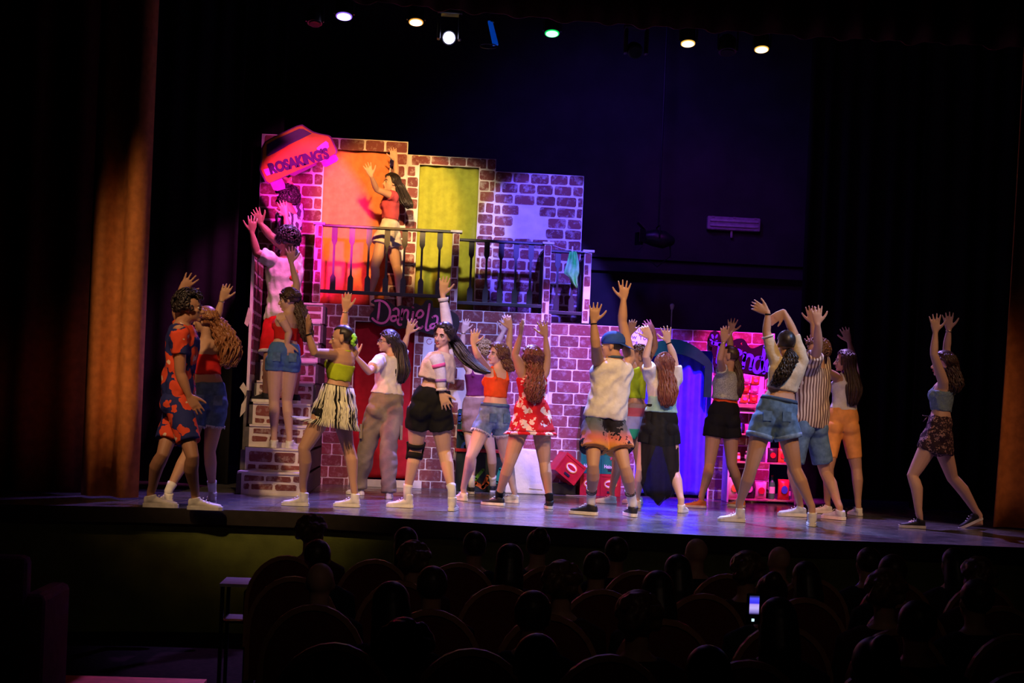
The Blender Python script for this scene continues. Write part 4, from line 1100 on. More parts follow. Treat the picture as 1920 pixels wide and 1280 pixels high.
    mb.ell(pt(0, .022, -.030), l * .059 * hk, f * .064 * hk, u * .080 * hk, 16, 10)
    mb.ell(pt(0, .030, -.068), l * .044 * hk, f * .048 * hk, u * .040 * hk)
    mb.ell(pt(0, .068, -.094), l * .020 * hk, f * .018 * hk, u * .017 * hk)
    mb.ell(pt(0, .070, .022), l * .044 * hk, f * .014 * hk, u * .010 * hk)
    for s in (1, -1):
        mb.ell(pt(s * .036, .058, -.024), l * .020 * hk, f * .020 * hk, u * .018 * hk)
        mb.ell(pt(s * .073, -.006, -.012), l * .010 * hk, f * .018 * hk, u * .030 * hk, 10, 8)
    mb.tube([pt(0, .080, .014), pt(0, .092, -.010), pt(0, .106, -.034)], [.008 * hk, .0095 * hk, .0125 * hk], seg=8)
    for s in (1, -1): mb.sph(pt(s * .011, .094, -.037), .0085 * hk, 8, 6)
    mb.ell(pt(0, .083, -.063), l * .020 * hk, f * .010 * hk, u * .012 * hk)
    nb = pt(0, -.022, -.075); nr = .050 * k * (1.18 if male else 1)
    mb.tube([P.neck - P.T * .03, P.neck + (nb - P.neck) * .35, nb, pt(0, -.012, -.02)], [nr * 1.25, nr, nr, nr * .95], seg=14)
    me = remesh(mb, .0072, 2)
    o = link('person', me, P.skin, fixn=False)
    o.data.transform(Matrix.Translation(tuple(-base))); o.location = tuple(base)
    tag(o, label, 'person', 'dancers on the stage'); P.o = o; P.base = base
    for s in (1, -1):
        link('eye', MB().ell(pt(s * .031, .0735, .000), l * .0135 * hk, f * .0105 * hk, u * .0075 * hk, 10, 8), m_eyew, o, smooth=True)
        e = link('iris', MB().ell(pt(s * .031, .0790, .000), l * .0065 * hk, f * .006 * hk, u * .0068 * hk, 8, 6), m_iris, o, smooth=True)
        link('eyelashes', MB().tube([pt(s * .017, .080, .003), pt(s * .031, .0855, .0095), pt(s * .046, .076, .003)], .0022 * hk, seg=5), m_iris, o)
    P.brow = True
    for s in (1, -1): link('eyebrow', MB().tube([pt(s * .014, .086, .020), pt(s * .032, .084, .027), pt(s * .050, .070, .020)], [.0035, .004, .002], seg=6), HR['dark'], o)
    link('lips', MB().ell(pt(0, .0885, -.0605), l * .021 * hk, f * .008 * hk, u * .0045 * hk, 10, 6).ell(pt(0, .0875, -.0685), l * .018 * hk, f * .008 * hk, u * .0055 * hk, 10, 6), m_lip, o, smooth=True)
    if socks: 
        for s in 'LR': sock(P, s, *socks)
    if shoes:
        for s in 'LR': shoe(P, s, *shoes)
    PEOPLE.append(P)
    return P
def plink(P, name, mb_or_me, m, smooth=True, lab=None, parent=None):
    o = link(name, mb_or_me, m, parent or P.o, smooth=smooth, fixn=isinstance(mb_or_me, MB))
    if lab: o['label'] = lab
    return o
def gar(P, name, mb, m, vox=.010, folds=.004, lab=None, seed=0, sm=5):
    me = remesh(mb, vox, sm)
    n = len(me.vertices); co = np.empty(n * 3); me.vertices.foreach_get('co', co); co = co.reshape(-1, 3)
    nn = np.empty(n * 3); me.vertices.foreach_get('normal', nn); nn = nn.reshape(-1, 3)
    r = random.Random(seed + n); d = np.zeros(n)
    for _ in range(5):
        w = np.array([r.uniform(-1, 1), r.uniform(-1, 1), r.uniform(-.6, .6)]); w = w / np.linalg.norm(w) * r.uniform(30, 75)
        d += np.sin(co @ w + r.uniform(0, 6) + 1.5 * np.sin(co @ (w[[1, 2, 0]] * .4)))
    co += nn * (d * folds * .4)[:, None]
    me.vertices.foreach_set('co', co.ravel()); me.update()
    return plink(P, name, me, m, lab=lab)
def torso_piece(P, mb, u0, u1, infl=.009, flare=0.0, n=9, wide=0.0):
    mb.seg = 20
    rg = []
    for i in range(n):
        u = u0 + (u1 - u0) * i / (n - 1); c, a, b = P.ring(u, infl + flare * (1 - i / (n - 1)))
        if wide: a = unit(a) * max(np.linalg.norm(a), wide); 
        rg.append((c, a, b))
    mb.loft(rg); del mb.seg
    if not P.male and u0 < .7 < u1 + .03:
        ch = P.pel + (P.neck - P.pel) * .72
        for s in (1, -1): mb.sph(ch + P.lat1 * s * .068 * P.k + P.F * .076 * P.k, .066 * P.k)
def seat(P, mb, infl=.010):
    for s in 'LR': mb.sph(P.hip[s] - P.FP * .034 * P.k - ZZ * .025, (.095 if not P.male else .092) * P.k * (1 + (P.build - 1) * .8) + infl)
def limb(pts, rad, f0, f1, infl, flare=0.0, n=6):
    L = [0]
    for a, b in zip(pts[:-1], pts[1:]): L.append(L[-1] + np.linalg.norm(b - a))
    out = []; rr = []
    for i in range(n):
        f = f0 + (f1 - f0) * i / (n - 1); x = f * L[-1]
        j = min(len(L) - 2, max(0, int(np.searchsorted(L, x) - 1))); t = (x - L[j]) / max(1e-6, L[j + 1] - L[j])
        out.append(pts[j] + (pts[j + 1] - pts[j]) * t); rr.append(rad[j] + (rad[j + 1] - rad[j]) * t + infl + flare * i / (n - 1))
    return out, rr
def shorts(P, m, f=.30, u1=.30, infl=.010, flare=.012, name='shorts', lab=None, cuff=None, fray=None, belt=None, folds=.004, waist=None):
    mb = MB(); torso_piece(P, mb, -.10, u1, infl); seat(P, mb, infl)
    for s in 'LR':
        pts, rad = P.legs[s][6], P.legs[s][7]; p, r = limb(pts, rad, .0, f, infl, flare); mb.tube(p, r, seg=18, round_ends=False)
    o = gar(P, name, mb, m, folds=folds, lab=lab)
    if cuff:
        for s in 'LR':
            pts, rad = P.legs[s][6], P.legs[s][7]; p, r = limb(pts, rad, f - .045, f + .004, infl + .006, 0, 3)
            r = [x + flare * .85 for x in r]; plink(P, 'cuff', MB().tube(p, r, seg=20, round_ends=False), cuff, parent=o)
    if fray:
        rnd = random.Random(7); b = MB()
        for s in 'LR':
            pts, rad = P.legs[s][6], P.legs[s][7]; p, r = limb(pts, rad, f - .01, f + .012, infl + flare, 0, 2); ax = unit(p[1] - p[0])
            h = unit(np.cross(ax, FWD)); v = np.cross(ax, h)
            for i in range(70):
                a = i / 70 * 6.283; q = p[0] + (h * math.cos(a) + v * math.sin(a)) * r[0]
                b.tube([q, q + ax * rnd.uniform(.012, .03) + h * rnd.uniform(-.006, .006)], [.005, .002], seg=4, round_ends=False)
        plink(P, 'frayed_hem', b, fray, parent=o, smooth=False)['kind'] = 'stuff'
    if belt:
        b = MB(); b.seg = 24; b.loft([P.ring(u1 - .055, infl + .006), P.ring(u1 + .005, infl + .006)]); del b.seg; plink(P, 'waistband', b, belt, parent=o)
    # back pockets and fly seams
    return o
def pockets(P, o, m, infl=.012):
    for s in 'LR':
        c = P.hip[s] - P.FP * (.042 * P.k + .098 * P.k * (1 + (P.build - 1) * .8) + infl - .012) + ZZ * .01
        plink(P, 'pocket', MB().obox(c, P.lat0 * .040, ZZ * .045, P.FP * .006), m, parent=o, smooth=False)
def trousers(P, m, u1=.32, infl=.014, wide=.03, name='trousers', lab=None):
    mb = MB(); torso_piece(P, mb, -.10, u1, infl); seat(P, mb, infl)
    for s in 'LR':
        pts, rad = P.legs[s][6], P.legs[s][7]; p, r = limb(pts, rad, 0, .985, infl, wide, 10); mb.tube(p, r, seg=18, round_ends=False)
        A, g = P.legs[s][2], P.legs[s][3]; mb.tube([p[-1], A * .35 + g * .65 + ZZ * .02], [r[-1], r[-1] * 1.05], seg=16, round_ends=False)
    return gar(P, name, mb, m, folds=.007, lab=lab, sm=16)
def skirt(P, m, u1=.30, length=.36, wtop=0.0, flare=.06, name='skirt', lab=None, infl=.012, depth=None, folds=.006, vox=.011, thin=False, bare=False):
    mb = MB(); mb.seg = 24; rg = []
    kn = (P.legs['L'][1] + P.legs['R'][1]) / 2; dirn = unit(unit(kn - P.pel) * .7 - ZZ * .6)
    for u in (u1, u1 * .6, u1 * .2): rg.append(P.ring(u, infl))
    c, a, b = P.ring(0, infl); L0 = u1 * np.linalg.norm(P.neck - P.pel)
    n = 6
    for i in range(1, n + 1):
        t = i / n; cc = P.pel + dirn * (length - L0) * t
        sprd = np.linalg.norm((P.legs['L'][1] - P.legs['R'][1]) @ unit(a)) if False else 0
        w = flare * t
        rg.append((cc, unit(a) * (np.linalg.norm(a) + .012 + w), unit(b) * (np.linalg.norm(b) + .035 + w)))
    mb.loft(rg); del mb.seg; P.skr = rg
    if thin: return plink(P, name, mb, m, lab=lab)
    if not bare: seat(P, mb, infl)
    for s in 'LR':
        p, r = limb(P.legs[s][6], P.legs[s][7], .0, min(.42, max(.12, (length - L0) / (.8 * P.k) * .92)), infl * .8, .006); mb.tube(p, r, seg=18, round_ends=False)
    return gar(P, name, mb, m, vox=vox, folds=folds, lab=lab)
def top(P, m, u0=.45, u1=.88, infl=.009, slv=0.0, sl_infl=.012, sl_flare=.006, straps=None, name='top', lab=None, sides='LR', neckline=False, folds=.004, flare=0.0, full=False, smat=None):
    mb = MB(); torso_piece(P, mb, u0, u1, infl, flare)
    if full:
        mb.seg = 20; mb.loft([P.ring(u, infl * (1 if u < .95 else .6)) for u in (.8, .86, .9, .94, .97, .985)]); del mb.seg
    for s in sides:
        if slv:
            pts, rad = P.arms[s][4], P.arms[s][5]; p, r = limb(pts, rad, .02, .17 + .83 * slv, sl_infl, sl_flare, 4 + int(slv * 8)); mb.tube(p, r, seg=16, round_ends=False)
    if straps:
        for s in (1, -1):
            w = straps * P.k; pts = []
            for u, dd in ((u1 - .03, 1), (.93, .62), (.975, 0), (.93, -.62), (u1 - .03, -1)):
                c, a, b = P.ring(u); 
                fw = P.F
                pts.append(c + unit(a) * s * w * (1 if u < .95 else .92) + fw * (np.linalg.norm(b) + .002) * dd + (ZZ * .02 if dd == 0 else 0))
            mb.tube(pts, .014 if straps < .1 else .018, seg=8)
    return gar(P, name, mb, m, folds=folds, lab=lab)
def band(P, s, f0, f1, infl, m, name='sleeve_stripe', par=None, which='arms'):
    d = P.arms[s] if which == 'arms' else P.legs[s]; pts, rad = (d[4], d[5]) if which == 'arms' else (d[6], d[7])
    p, r = limb(pts, rad, f0, f1, infl, 0, 3); return plink(P, name, MB().tube(p, r, seg=18, round_ends=False), m, parent=par)
def sock(P, s, m, hgt=.12, stripes=None):
    H, K, A, g = P.legs[s][:4]; d = unit(K - A); rr = P.legs[s][7]
    b = MB().tube([g + ZZ * .05, A, A + d * hgt * .5, A + d * hgt], [.040 * P.k, .039 * P.k, .042 * P.k, .047 * P.k], seg=14, round_ends=False)
    o = plink(P, 'sock', b, m)
    if stripes:
        for i in range(3): 
            q = A + d * (hgt * .93 - .016 * i); plink(P, 'sock_stripe', MB().tube([q, q - d * .006], [.0485 * P.k] * 2, seg=14, round_ends=False), stripes, parent=o)
def shoe(P, s, m, msole, high=False, mtoe=None):
    H, K, A, g, fy, pitch = P.legs[s][:6]; k = P.k * (1.0 if not P.male else 1.08)
    fd = unit(c2w(-math.sin(fy * D2R), -math.cos(fy * D2R))); sd = unit(np.cross(ZZ, fd)); upv = ZZ
    heel = g - fd * .03 * k
    sec = [(-.052, .020, .066), (-.042, .030, .074), (0, .036, .080), (.045, .038, .070), (.09, .042, .055), (.13, .044, .046), (.165, .036, .040), (.188, .018, .034)]
    mb = MB(); mb.seg = 16; rg = []
    for x, w, hh in sec: rg.append((heel + (fd * (x + .03) + upv * (hh / 2 + .006)) * k, sd * w * k, upv * hh / 2 * k))
    mb.loft(rg); del mb.seg
    top_z = .125 if high else .085
    mb.tube([heel + (fd * .028 + upv * .045) * k, heel + (fd * .026 + upv * .07) * k, heel + (fd * .022 + upv * top_z) * k], [.042 * k, .043 * k, .044 * k], seg=14, round_ends=False)
    mb.ell(heel + (fd * .165 + upv * .026) * k, sd * .038 * k, fd * .030 * k, upv * .022 * k)
    out = []
    for x, w in ((-.058, .016), (-.05, .028), (-.02, .037), (.03, .038), (.08, .043), (.13, .047), (.17, .040), (.195, .022), (.200, .0)):
        out.append((x, w))
    pts = [heel + (fd * (x + .03) + sd * w) * k for x, w in out] + [heel + (fd * (x + .03) - sd * w) * k for x, w in out[-2::-1]]
    sole = MB().prism(pts, upv * .026 * k)
    lace = MB()
    for i in range(4):
        x = .055 + .022 * i; z = .082 - .010 * i
        c = heel + (fd * (x + .03) + upv * (z - .012 * i * .3 + .002)) * k; lace.tube([c - sd * .022 * k, c + upv * .004, c + sd * .022 * k], .0035 * k, seg=5)
    me = remesh(mb, .008, 2); ms = sole.mesh('sole'); ml = lace.mesh('laces')
    if pitch:
        piv = heel + fd * .165 * k; Rm = Matrix.Translation(tuple(piv)) @ Matrix.Rotation(pitch * D2R, 4, Vector(tuple(sd))) @ Matrix.Translation(tuple(-piv))
        for x in (me, ms, ml): x.transform(Rm)
    o = plink(P, 'sneaker', me, m)
    bm = bmesh.new(); bm.from_mesh(ms); bmesh.ops.recalc_face_normals(bm, faces=bm.faces); bm.to_mesh(ms); bm.free()
    plink(P, 'sole', ms, msole, smooth=False, parent=o); plink(P, 'laces', ml, msole if mtoe is None else mtoe, smooth=False, parent=o)
# ---- hair
def hair(P, kind, m, path=None, spread=.08, n=70, wave=.0, freq=3, core=True, vol=1.0, r=.0085, seed=1, top_z=.55, part=0, tail=False, strands_from='cap', taper=.55, bang=0.0):
    """cap over the skull; long hair hangs along pixel path [(px,py,dz),...]"""
    l, f, u, hk = P.hl, P.hf, P.hu, P.hk * vol; rnd = random.Random(seed)
    c0 = P.pt(0, -.016, .030); nu, nv = 30, 20; vs = []; fs = []
    for j in range(nv + 1):
        ph = math.pi * j / nv
        for i in range(nu):
            th = 2 * math.pi * i / nu
            x, y, z = math.sin(ph) * math.cos(th), math.sin(ph) * math.sin(th), math.cos(ph)
            sc = 1.0
            line = .50 - bang + .18 * abs(x)                     # hairline height at the front
            if y > .25 and z < line: sc = .72
            elif y > -.05 and z < .05 and kind not in ('long',): sc = .72
            elif y > .05 and z < .1: sc = .80
            elif z < -.62: sc = .75
            bmp = 1 + (.035 * rnd.uniform(-1, 1) if kind in ('curly',) else .012 * math.sin(th * 14 + z * 6))
            k = sc * bmp
            vs.append(c0 + (l * x * .084 + f * y * .103 + u * z * .098) * hk * k)
    for j in range(nv):
        for i in range(nu):
            i2 = (i + 1) % nu; fs.append((j * nu + i, j * nu + i2, (j + 1) * nu + i2, (j + 1) * nu + i))
    mb = MB().add(vs, fs); o = plink(P, 'hair', mb, m)
    sb = MB()
    if kind == 'curly':
        for i in range(n):
            th = rnd.uniform(0, 6.283); z = rnd.uniform(-.45, 1); rr = math.sqrt(max(0, 1 - z * z)); x, y = rr * math.cos(th), rr * math.sin(th)
            if y > .35 and z < .42: continue
            p = c0 + (l * x * .084 + f * y * .103 + u * z * .098) * hk * 1.0; nrm = unit(l * x + f * y + u * z); t1 = unit(np.cross(nrm, l + .3 * u)); t2 = np.cross(nrm, t1)
            rad = .016 * hk; q = [p + nrm * (.004 + .012 * s_) * vol + (t1 * math.cos(s_ * 5 + i) + t2 * math.sin(s_ * 5 + i)) * rad for s_ in np.linspace(0, 1.6, 8)]
            sb.tube(q, [.0075] * 7 + [.004], seg=5)
        plink(P, 'curl', sb, m, parent=o)['kind'] = 'stuff'
    if path:
        dh = (P.hc - CAM) @ FWD; pp = [atd(a, b, dh + d) for a, b, d in path]
        root = P.pt(0, -.045, .075) if not tail else pp[0]
        N = len(pp); 
        if core:
            cr = [spread * .62 * (1 if 0 < i < N - 1 else .6) for i in range(N)]
            sb.tube(pp, cr, seg=10)
        for i in range(n):
            a = rnd.uniform(0, 6.283); q = math.sqrt(rnd.random()); ca, sa = math.cos(a), math.sin(a)
            side = unit(l * ca + f * sa * .8)
            if not tail:
                th = rnd.uniform(0, 6.283); x, y = math.cos(th), math.sin(th) * .9 - .35
                if y > .35: y = .35 - abs(x) * .1
                z = rnd.uniform(.1, .9); v = unit(np.array([x, y, z])); p0 = c0 + (l * v[0] * .082 + f * v[1] * .10 + u * v[2] * .096) * hk
                side = unit(l * v[0] + f * v[1] * .9)
                v2 = unit(np.array([v[0], min(v[1], .05), -.05])); p1 = c0 + (l * v2[0] * .088 + f * v2[1] * .104 + u * v2[2] * .09) * hk
                start = [p0, p1]
            else: start = [pp[0] + side * spread * .35 * q]
            pts = list(start)
            for j in range(1 if tail else 0, N):
                t = j / max(1, N - 1); sp = spread * (.85 + .3 * t) if t < .8 else spread * taper * 1.2
                jit = unit(side) * sp * (.55 + .5 * q)
                pts.append(pp[j] + jit + np.array([rnd.uniform(-1, 1) for _ in range(3)]) * spread * .12)
            # resample with wave
            Q = []; ph = rnd.uniform(0, 6.28); M_ = len(pts)
            for j in range(M_ - 1):
                p0_, p1_, p2_, p3_ = pts[max(j - 1, 0)], pts[j], pts[j + 1], pts[min(j + 2, M_ - 1)]
                for kk in range(5 if wave else 3):
                    t = kk / (5 if wave else 3); w = .5 * ((2 * p1_) + (-p0_ + p2_) * t + (2 * p0_ - 5 * p1_ + 4 * p2_ - p3_) * t * t + (-p0_ + 3 * p1_ - 3 * p2_ + p3_) * t ** 3)
                    Q.append(w)
            Q.append(pts[-1])
            if wave:
                L_ = 0
                for j in range(1, len(Q)):
                    L_ += np.linalg.norm(Q[j] - Q[j - 1]); wv = wave * min(1, j / 4)
                    Q[j] = Q[j] + l * math.sin(L_ * 6.283 * freq * 5 + ph) * wv + f * math.cos(L_ * 6.283 * freq * 5 + ph) * wv
            nq = len(Q); rads = [r * hk * (1.15 if j < nq * .7 else 1.15 - .9 * (j - nq * .7) / (nq * .3)) for j in range(nq)]
            sb.tube(Q, rads, seg=5, round_ends=False)
        q = plink(P, 'strands', sb, m, parent=o); q['kind'] = 'stuff'
    return o
def bracelet(P, s, m, f=.95, name='bracelet'):
    S, E, W_ = P.arms[s][:3]; a = unit(W_ - E); c = W_ - a * .02; plink(P, name, MB().tube([c, c + a * .012], [.029 * P.k] * 2, seg=14, round_ends=False), m)
m_sw = mat('shoe_white', (.75, .73, .68), rough=.5); m_so = mat('sole_white', (.8, .78, .74), rough=.6); m_sb = mat('shoe_black', (.02, .02, .025), rough=.5); m_sr = mat('shoe_orange', (.75, .22, .06), rough=.5)
m_skw = cloth('sock_white', (.78, .76, .72), folds=.1); m_blk = cloth('black_cotton', (.012, .012, .014), folds=.25); m_den = cloth('denim_blue', (.10, .19, .33), folds=.3, noise=.25, nscale=18)
m_denl = cloth('denim_light', (.17, .27, .42), folds=.3, noise=.3, nscale=18); m_dend = cloth('denim_dark_seam', (.05, .09, .17), folds=.1); m_wt = cloth('white_cotton', (.72, .70, .68), folds=.5)
m_cream = cloth('cream_knit', (.62, .52, .36), folds=.3, bscale=30); m_fray = mat('denim_fray_white', (.7, .72, .78), rough=.9); m_metal = mat('bracelet_metal', (.6, .5, .35), rough=.3, metal=.8)
# ---- 1 man in floral shirt and shorts, far left
m_fl = m_blotch('red_flowers_on_navy', (.015, .02, .12), (.55, .06, .025), 8.0, .54, (.6, .45, .35))
P = make_person('man in a navy and red floral shirt and shorts striding at the left edge', h=1.80, male=True, sk='brown', yaw=262, neck=(341, 606), pel=(336, 752), head=(357, 577), face=268, hpr=(0, 0),
    La=((332, 586), (339, 546), (362, 516), 0, 0, 1, 1.2), Ra=((338, 700), (354, 741), (374, 776), 0, 0, 1, .6), Ll=((305, 853), (283, 922), 950, 262), Rl=((361, 857), (366, 928), 955, 264), shoes=(m_sw, m_so))
top(P, m_fl, u0=-.10, u1=.9, infl=.016, slv=.34, sl_infl=.020, full=True, flare=.012, name='shirt', folds=.007); shorts(P, m_fl, f=.42, infl=.018, flare=.02)
b = MB(); c, a_, b_ = P.ring(.985, .012); b.tube([c + a_, c + P.F * .07 - ZZ * .03, c - a_], .012, seg=6); plink(P, 'collar', b, m_wt)
hair(P, 'curly', HR['black'], n=150, vol=1.10, seed=3, bang=.15)
# ---- 2 woman red halter behind
P = make_person('woman with a big curly ginger mane and red halter top beside the floral shirt man', h=1.62, sk='tan', yaw=150, hyaw=165, neck=(386, 634), pel=(390, 752), head=(384, 601), face=100,
    La=((366, 672), (350, 640), (340, 610), 1, 1, -1), Ra=((408, 592), (416, 562), (425, 540), 0, 0, 1, .7, .35), Ll=((352, 850), (316, 920), 941, 150), Rl=((393, 846), (398, 916), 938, 165), shoes=(m_sw, m_so), socks=(m_skw, .08))
m_redt = cloth('red_jersey', (.55, .018, .015), folds=.3)
top(P, m_redt, u0=.42, u1=.74, name='top')
b = MB(); c, a_, b_ = P.ring(.95); b.tube([c - P.F * .055, c - P.F * .07 + P.lat1 * -.03 - ZZ * .1, c - P.F * .06 - P.lat1 * .05 - ZZ * .16], [.012, .010, .004], seg=6); b.tube([c - P.lat1 * .06, c - P.F * .06, c + P.lat1 * .06], .008, seg=6); plink(P, 'neck_tie', b, m_redt)
o = shorts(P, m_den, f=.26, fray=m_fray); pockets(P, o, m_denl)
hair(P, 'long', HR['ginger'], path=[(400, 600, .02), (418, 622, .03), (428, 650, .04), (426, 685, .02)], spread=.10, n=130, wave=.014, freq=4, vol=1.12, seed=5, core=True)
bracelet(P, 'R', m_metal)
# ---- 3 man with the car sign at the top of the stairs
m_pat = m_stripe('black_white_patterned_shirt', (.04, .035, .05), (.62, .55, .60), 13, 0, .55, .25)
P = make_person('man in a black and white patterned shirt holding up the car sign on the stairs', h=1.76, male=True, sk='brown', yaw=110, neck=(545, 398), pel=(532, 505), head=(535, 374), face=95,
    La=((540, 432), (536, 405), (530, 384), -1, 0, -1, .9, .2), Ra=((545, 352), (541, 338), (533, 324), 0, 0, 1, .6, .4), Ll=((520, 585), (512, 640), 652, 96), Rl=((536, 585), (530, 640), 652, 104), z0=RH * 7 - .002, d0=16.06, shoes=(m_sb, m_so))
top(P, m_pat, u0=.0, u1=.9, infl=.016, slv=.36, sl_infl=.02, full=True, name='shirt', folds=.006); shorts(P, cloth('plum_shorts', (.22, .03, .12)), f=.42, infl=.016, flare=.02)
hair(P, 'curly', HR['black'], n=170, vol=1.2, seed=8, bang=.1)
# ---- 4 man white tee red shorts
P = make_person('man in a long white t-shirt and red shorts on the upper stairs', h=1.80, male=True, sk='brown', yaw=140, neck=(536, 482), pel=(530, 602), head=(538, 452), face=130, hpr=(0, 0),
    La=((481, 474), (472, 436), (474, 406), 0, 0, -1, .8, .3), Ra=((505, 440), (489, 420), (480, 398), 1, 0, 1, .8, .3), Ll=((503, 675), (498, 737), 753, 112), Rl=((552, 675), (553, 738), 753, 122), z0=RH * 4 - .002, d0=15.28, shoes=(m_sb, m_so))
m_red = cloth('red_shorts', (.62, .012, .015), folds=.3)
o = top(P, m_wt, u0=.0, u1=.9, infl=.022, slv=.34, sl_infl=.022, full=True, flare=.02, name='t_shirt', folds=.008)
c, a_, b_ = P.ring(.74, .024)
for dz_, cc, rr in ((.02, 'pack_orange', .05), (-.05, 'pack_red', .06), (-.14, 'spray_yellow', .045)):
    q = c - P.F * (np.linalg.norm(b_) + .002) + P.lat1 * -.03 + ZZ * dz_
    plink(P, 'back_print', MB().ell(q, P.lat1 * rr, P.F * .012, ZZ * rr * .6), _M[cc], parent=o)
o = shorts(P, m_red, f=.44, infl=.02, flare=.03)
for s in 'LR': band(P, s, .425, .445, .056, m_wt, 'hem_stripe', o, 'legs')
hair(P, 'curly', HR['black'], n=190, vol=1.16, seed=9, bang=.05)
# ---- 5 woman red bandeau on lower stairs
P = make_person('woman in a red bandeau and blue denim shorts standing on the second stair', h=1.64, sk='light', yaw=112, hyaw=165, neck=(541, 586), pel=(531, 672), head=(541, 562), face=85, hpr=(-8, 0),
    La=((542, 622), (538, 644), (544, 662), 0, 0, 1, .5, .3), Ra=((556, 530), (546, 492), (545, 468), 1, 0, 1, 1.1), Ll=((514, 752), (514, 818), 834, 175), Rl=((538, 752), (543, 818), 834, 195), z0=RH * 2 - .002, d0=14.72, shoes=(m_sw, m_so), lean=0)
top(P, m_redt, u0=.40, u1=.68, name='bandeau'); o = shorts(P, cloth('denim_bright_blue', (.08, .18, .42)), f=.16, u1=.34, flare=.004); pockets(P, o, m_den)
hair(P, 'long', HR['dark'], path=[(553, 562, .03), (562, 580, .03), (569, 600, .0), (574, 622, -.03), (578, 640, -.05)], spread=.062, n=90, wave=.010, freq=4, vol=1.08, seed=12)
# ---- 6 woman on balcony
m_pinkt = cloth('rose_pink_top', (.50, .08, .12), folds=.4)
P = make_person('woman in a pink top and white shorts dancing on the balcony', h=1.60, sk='light', yaw=75, hyaw=110, neck=(737, 365), pel=(727, 438), head=(733, 343), face=62, hpr=(4, 0),
    La=((706, 355), (696, 330), (688, 308), -1, -1, 1, 1.1), Ra=((743, 322), (742, 300), (736, 279), 1, 0, -1, .8, .3), Ll=((703, 500), (697, 548), 569, 95), Rl=((743, 500), (748, 552), 571, 100), z0=DECK, d0=17.35, shoes=(m_sw, m_so))
top(P, m_pinkt, u0=.36, u1=.86, infl=.013, slv=.12, full=True, name='top', folds=.005); o = shorts(P, m_wt, f=.20, u1=.34, infl=.014, flare=.03)
hair(P, 'long', HR['black'], path=[(748, 350, .03), (755, 366, .0), (761, 381, -.04), (765, 388, -.05)], spread=.075, n=90, vol=1.08, seed=15)
# ---- 7 fringe skirt woman
m_lime = cloth('lime_jersey', (.42, .55, .02), folds=.2)
P = make_person('woman in a lime halter top and black and white fringed skirt', h=1.66, sk='tan', yaw=125, hyaw=115, neck=(646, 655), pel=(626, 757), head=(640, 635), face=88, hpr=(-4, 0),
    La=((589, 661), (578, 624), (577, 594), -1, 0, 1, .5, .25, 1), Ra=((645, 608), (648, 582), (650, 553), 1, 0, 1, .55), Ll=((570, 842), (568, 914), 948, 88), Rl=((652, 836), (664, 918), 950, 96), build=1.04, shoes=(m_sw, m_so, True))
o = top(P, m_lime, u0=.43, u1=.74, name='halter_top', lab='lime green halter top')
c, a_, b_ = P.ring(.97); b = MB(); nk = [c + (P.lat1 * math.cos(t) + P.F * math.sin(t)) * .058 for t in np.linspace(0, 6.283, 15)]; b.tube(nk, .009, seg=6)
c2, a2, b2 = P.ring(.72)
for s in (1, -1): b.tube([c2 + P.lat1 * s * .075 + P.F * .11, c + P.lat1 * s * .045 + P.F * .045], [.02, .009], seg=6)
plink(P, 'halter_strap', b, m_lime, parent=o)
o = skirt(P, m_blk, u1=.33, length=.33, flare=.02, name='skirt', infl=.006)
b = MB(); b.seg = 24; b.loft([P.ring(.30, .02), P.ring(.345, .018)]); del b.seg; plink(P, 'waistband', b, m_blk, parent=o)
rnd = random.Random(5); fr1, fr2 = MB(), MB(); rg = P.skr
for ti in range(2):
    for i in range(120):
        a = i / 120 * 6.283 + rnd.uniform(-.03, .03); ca, sa = math.cos(a), math.sin(a); pts = []
        for j, q in enumerate(rg[0 + ti * 2:] if ti == 0 else rg[2:]):
            pts.append(q[0] + (q[1] * ca + q[2] * sa) * (1.06 if ti else 1.10) - P.FP * (.055 * max(0, -(unit(q[1] * ca + q[2] * sa) @ P.FP))) * min(1, (j + ti * 2) / 2) + np.array([rnd.uniform(-1, 1), rnd.uniform(-1, 1), 0]) * .006)
        out = unit(pts[-1] - rg[-1][0]); sw_ = max(0, out @ (-RT)) ** 2
        pts.append(pts[-1] - ZZ * (.05 - .03 * sw_) + out * (.03 + .16 * sw_))
        (fr1 if rnd.random() < .80 else fr2).tube(pts, [.0065] * (len(pts) - 1) + [.003], seg=4, round_ends=False)
q = plink(P, 'fringe', fr1, cloth('fringe_white', (.72, .70, .55), folds=.05), parent=o); q['kind'] = 'stuff'
q = plink(P, 'fringe', fr2, m_blk, parent=o); q['kind'] = 'stuff'
hair(P, 'tied', HR['black'], seed=4, vol=1.02)
b = MB().sph(atd(662, 640, (P.hc - CAM) @ FWD + .0), .045); plink(P, 'hair_bun', b, HR['black'])
b = MB(); cc = atd(664, 637, (P.hc - CAM) @ FWD)
for i in range(16):
    t = i / 16 * 6.283; b.sph(cc + (ZZ * math.cos(t) + FWD * math.sin(t)) * .045 + RT * rnd.uniform(-.012, .012), .020, 8, 6)
plink(P, 'scrunchie', b, mat('neon_green_scrunchie', (.35, .9, .08), rough=.7), lab='neon green scrunchie')
bracelet(P, 'L', m_blk, name='wristband'); bracelet(P, 'R', m_metal)
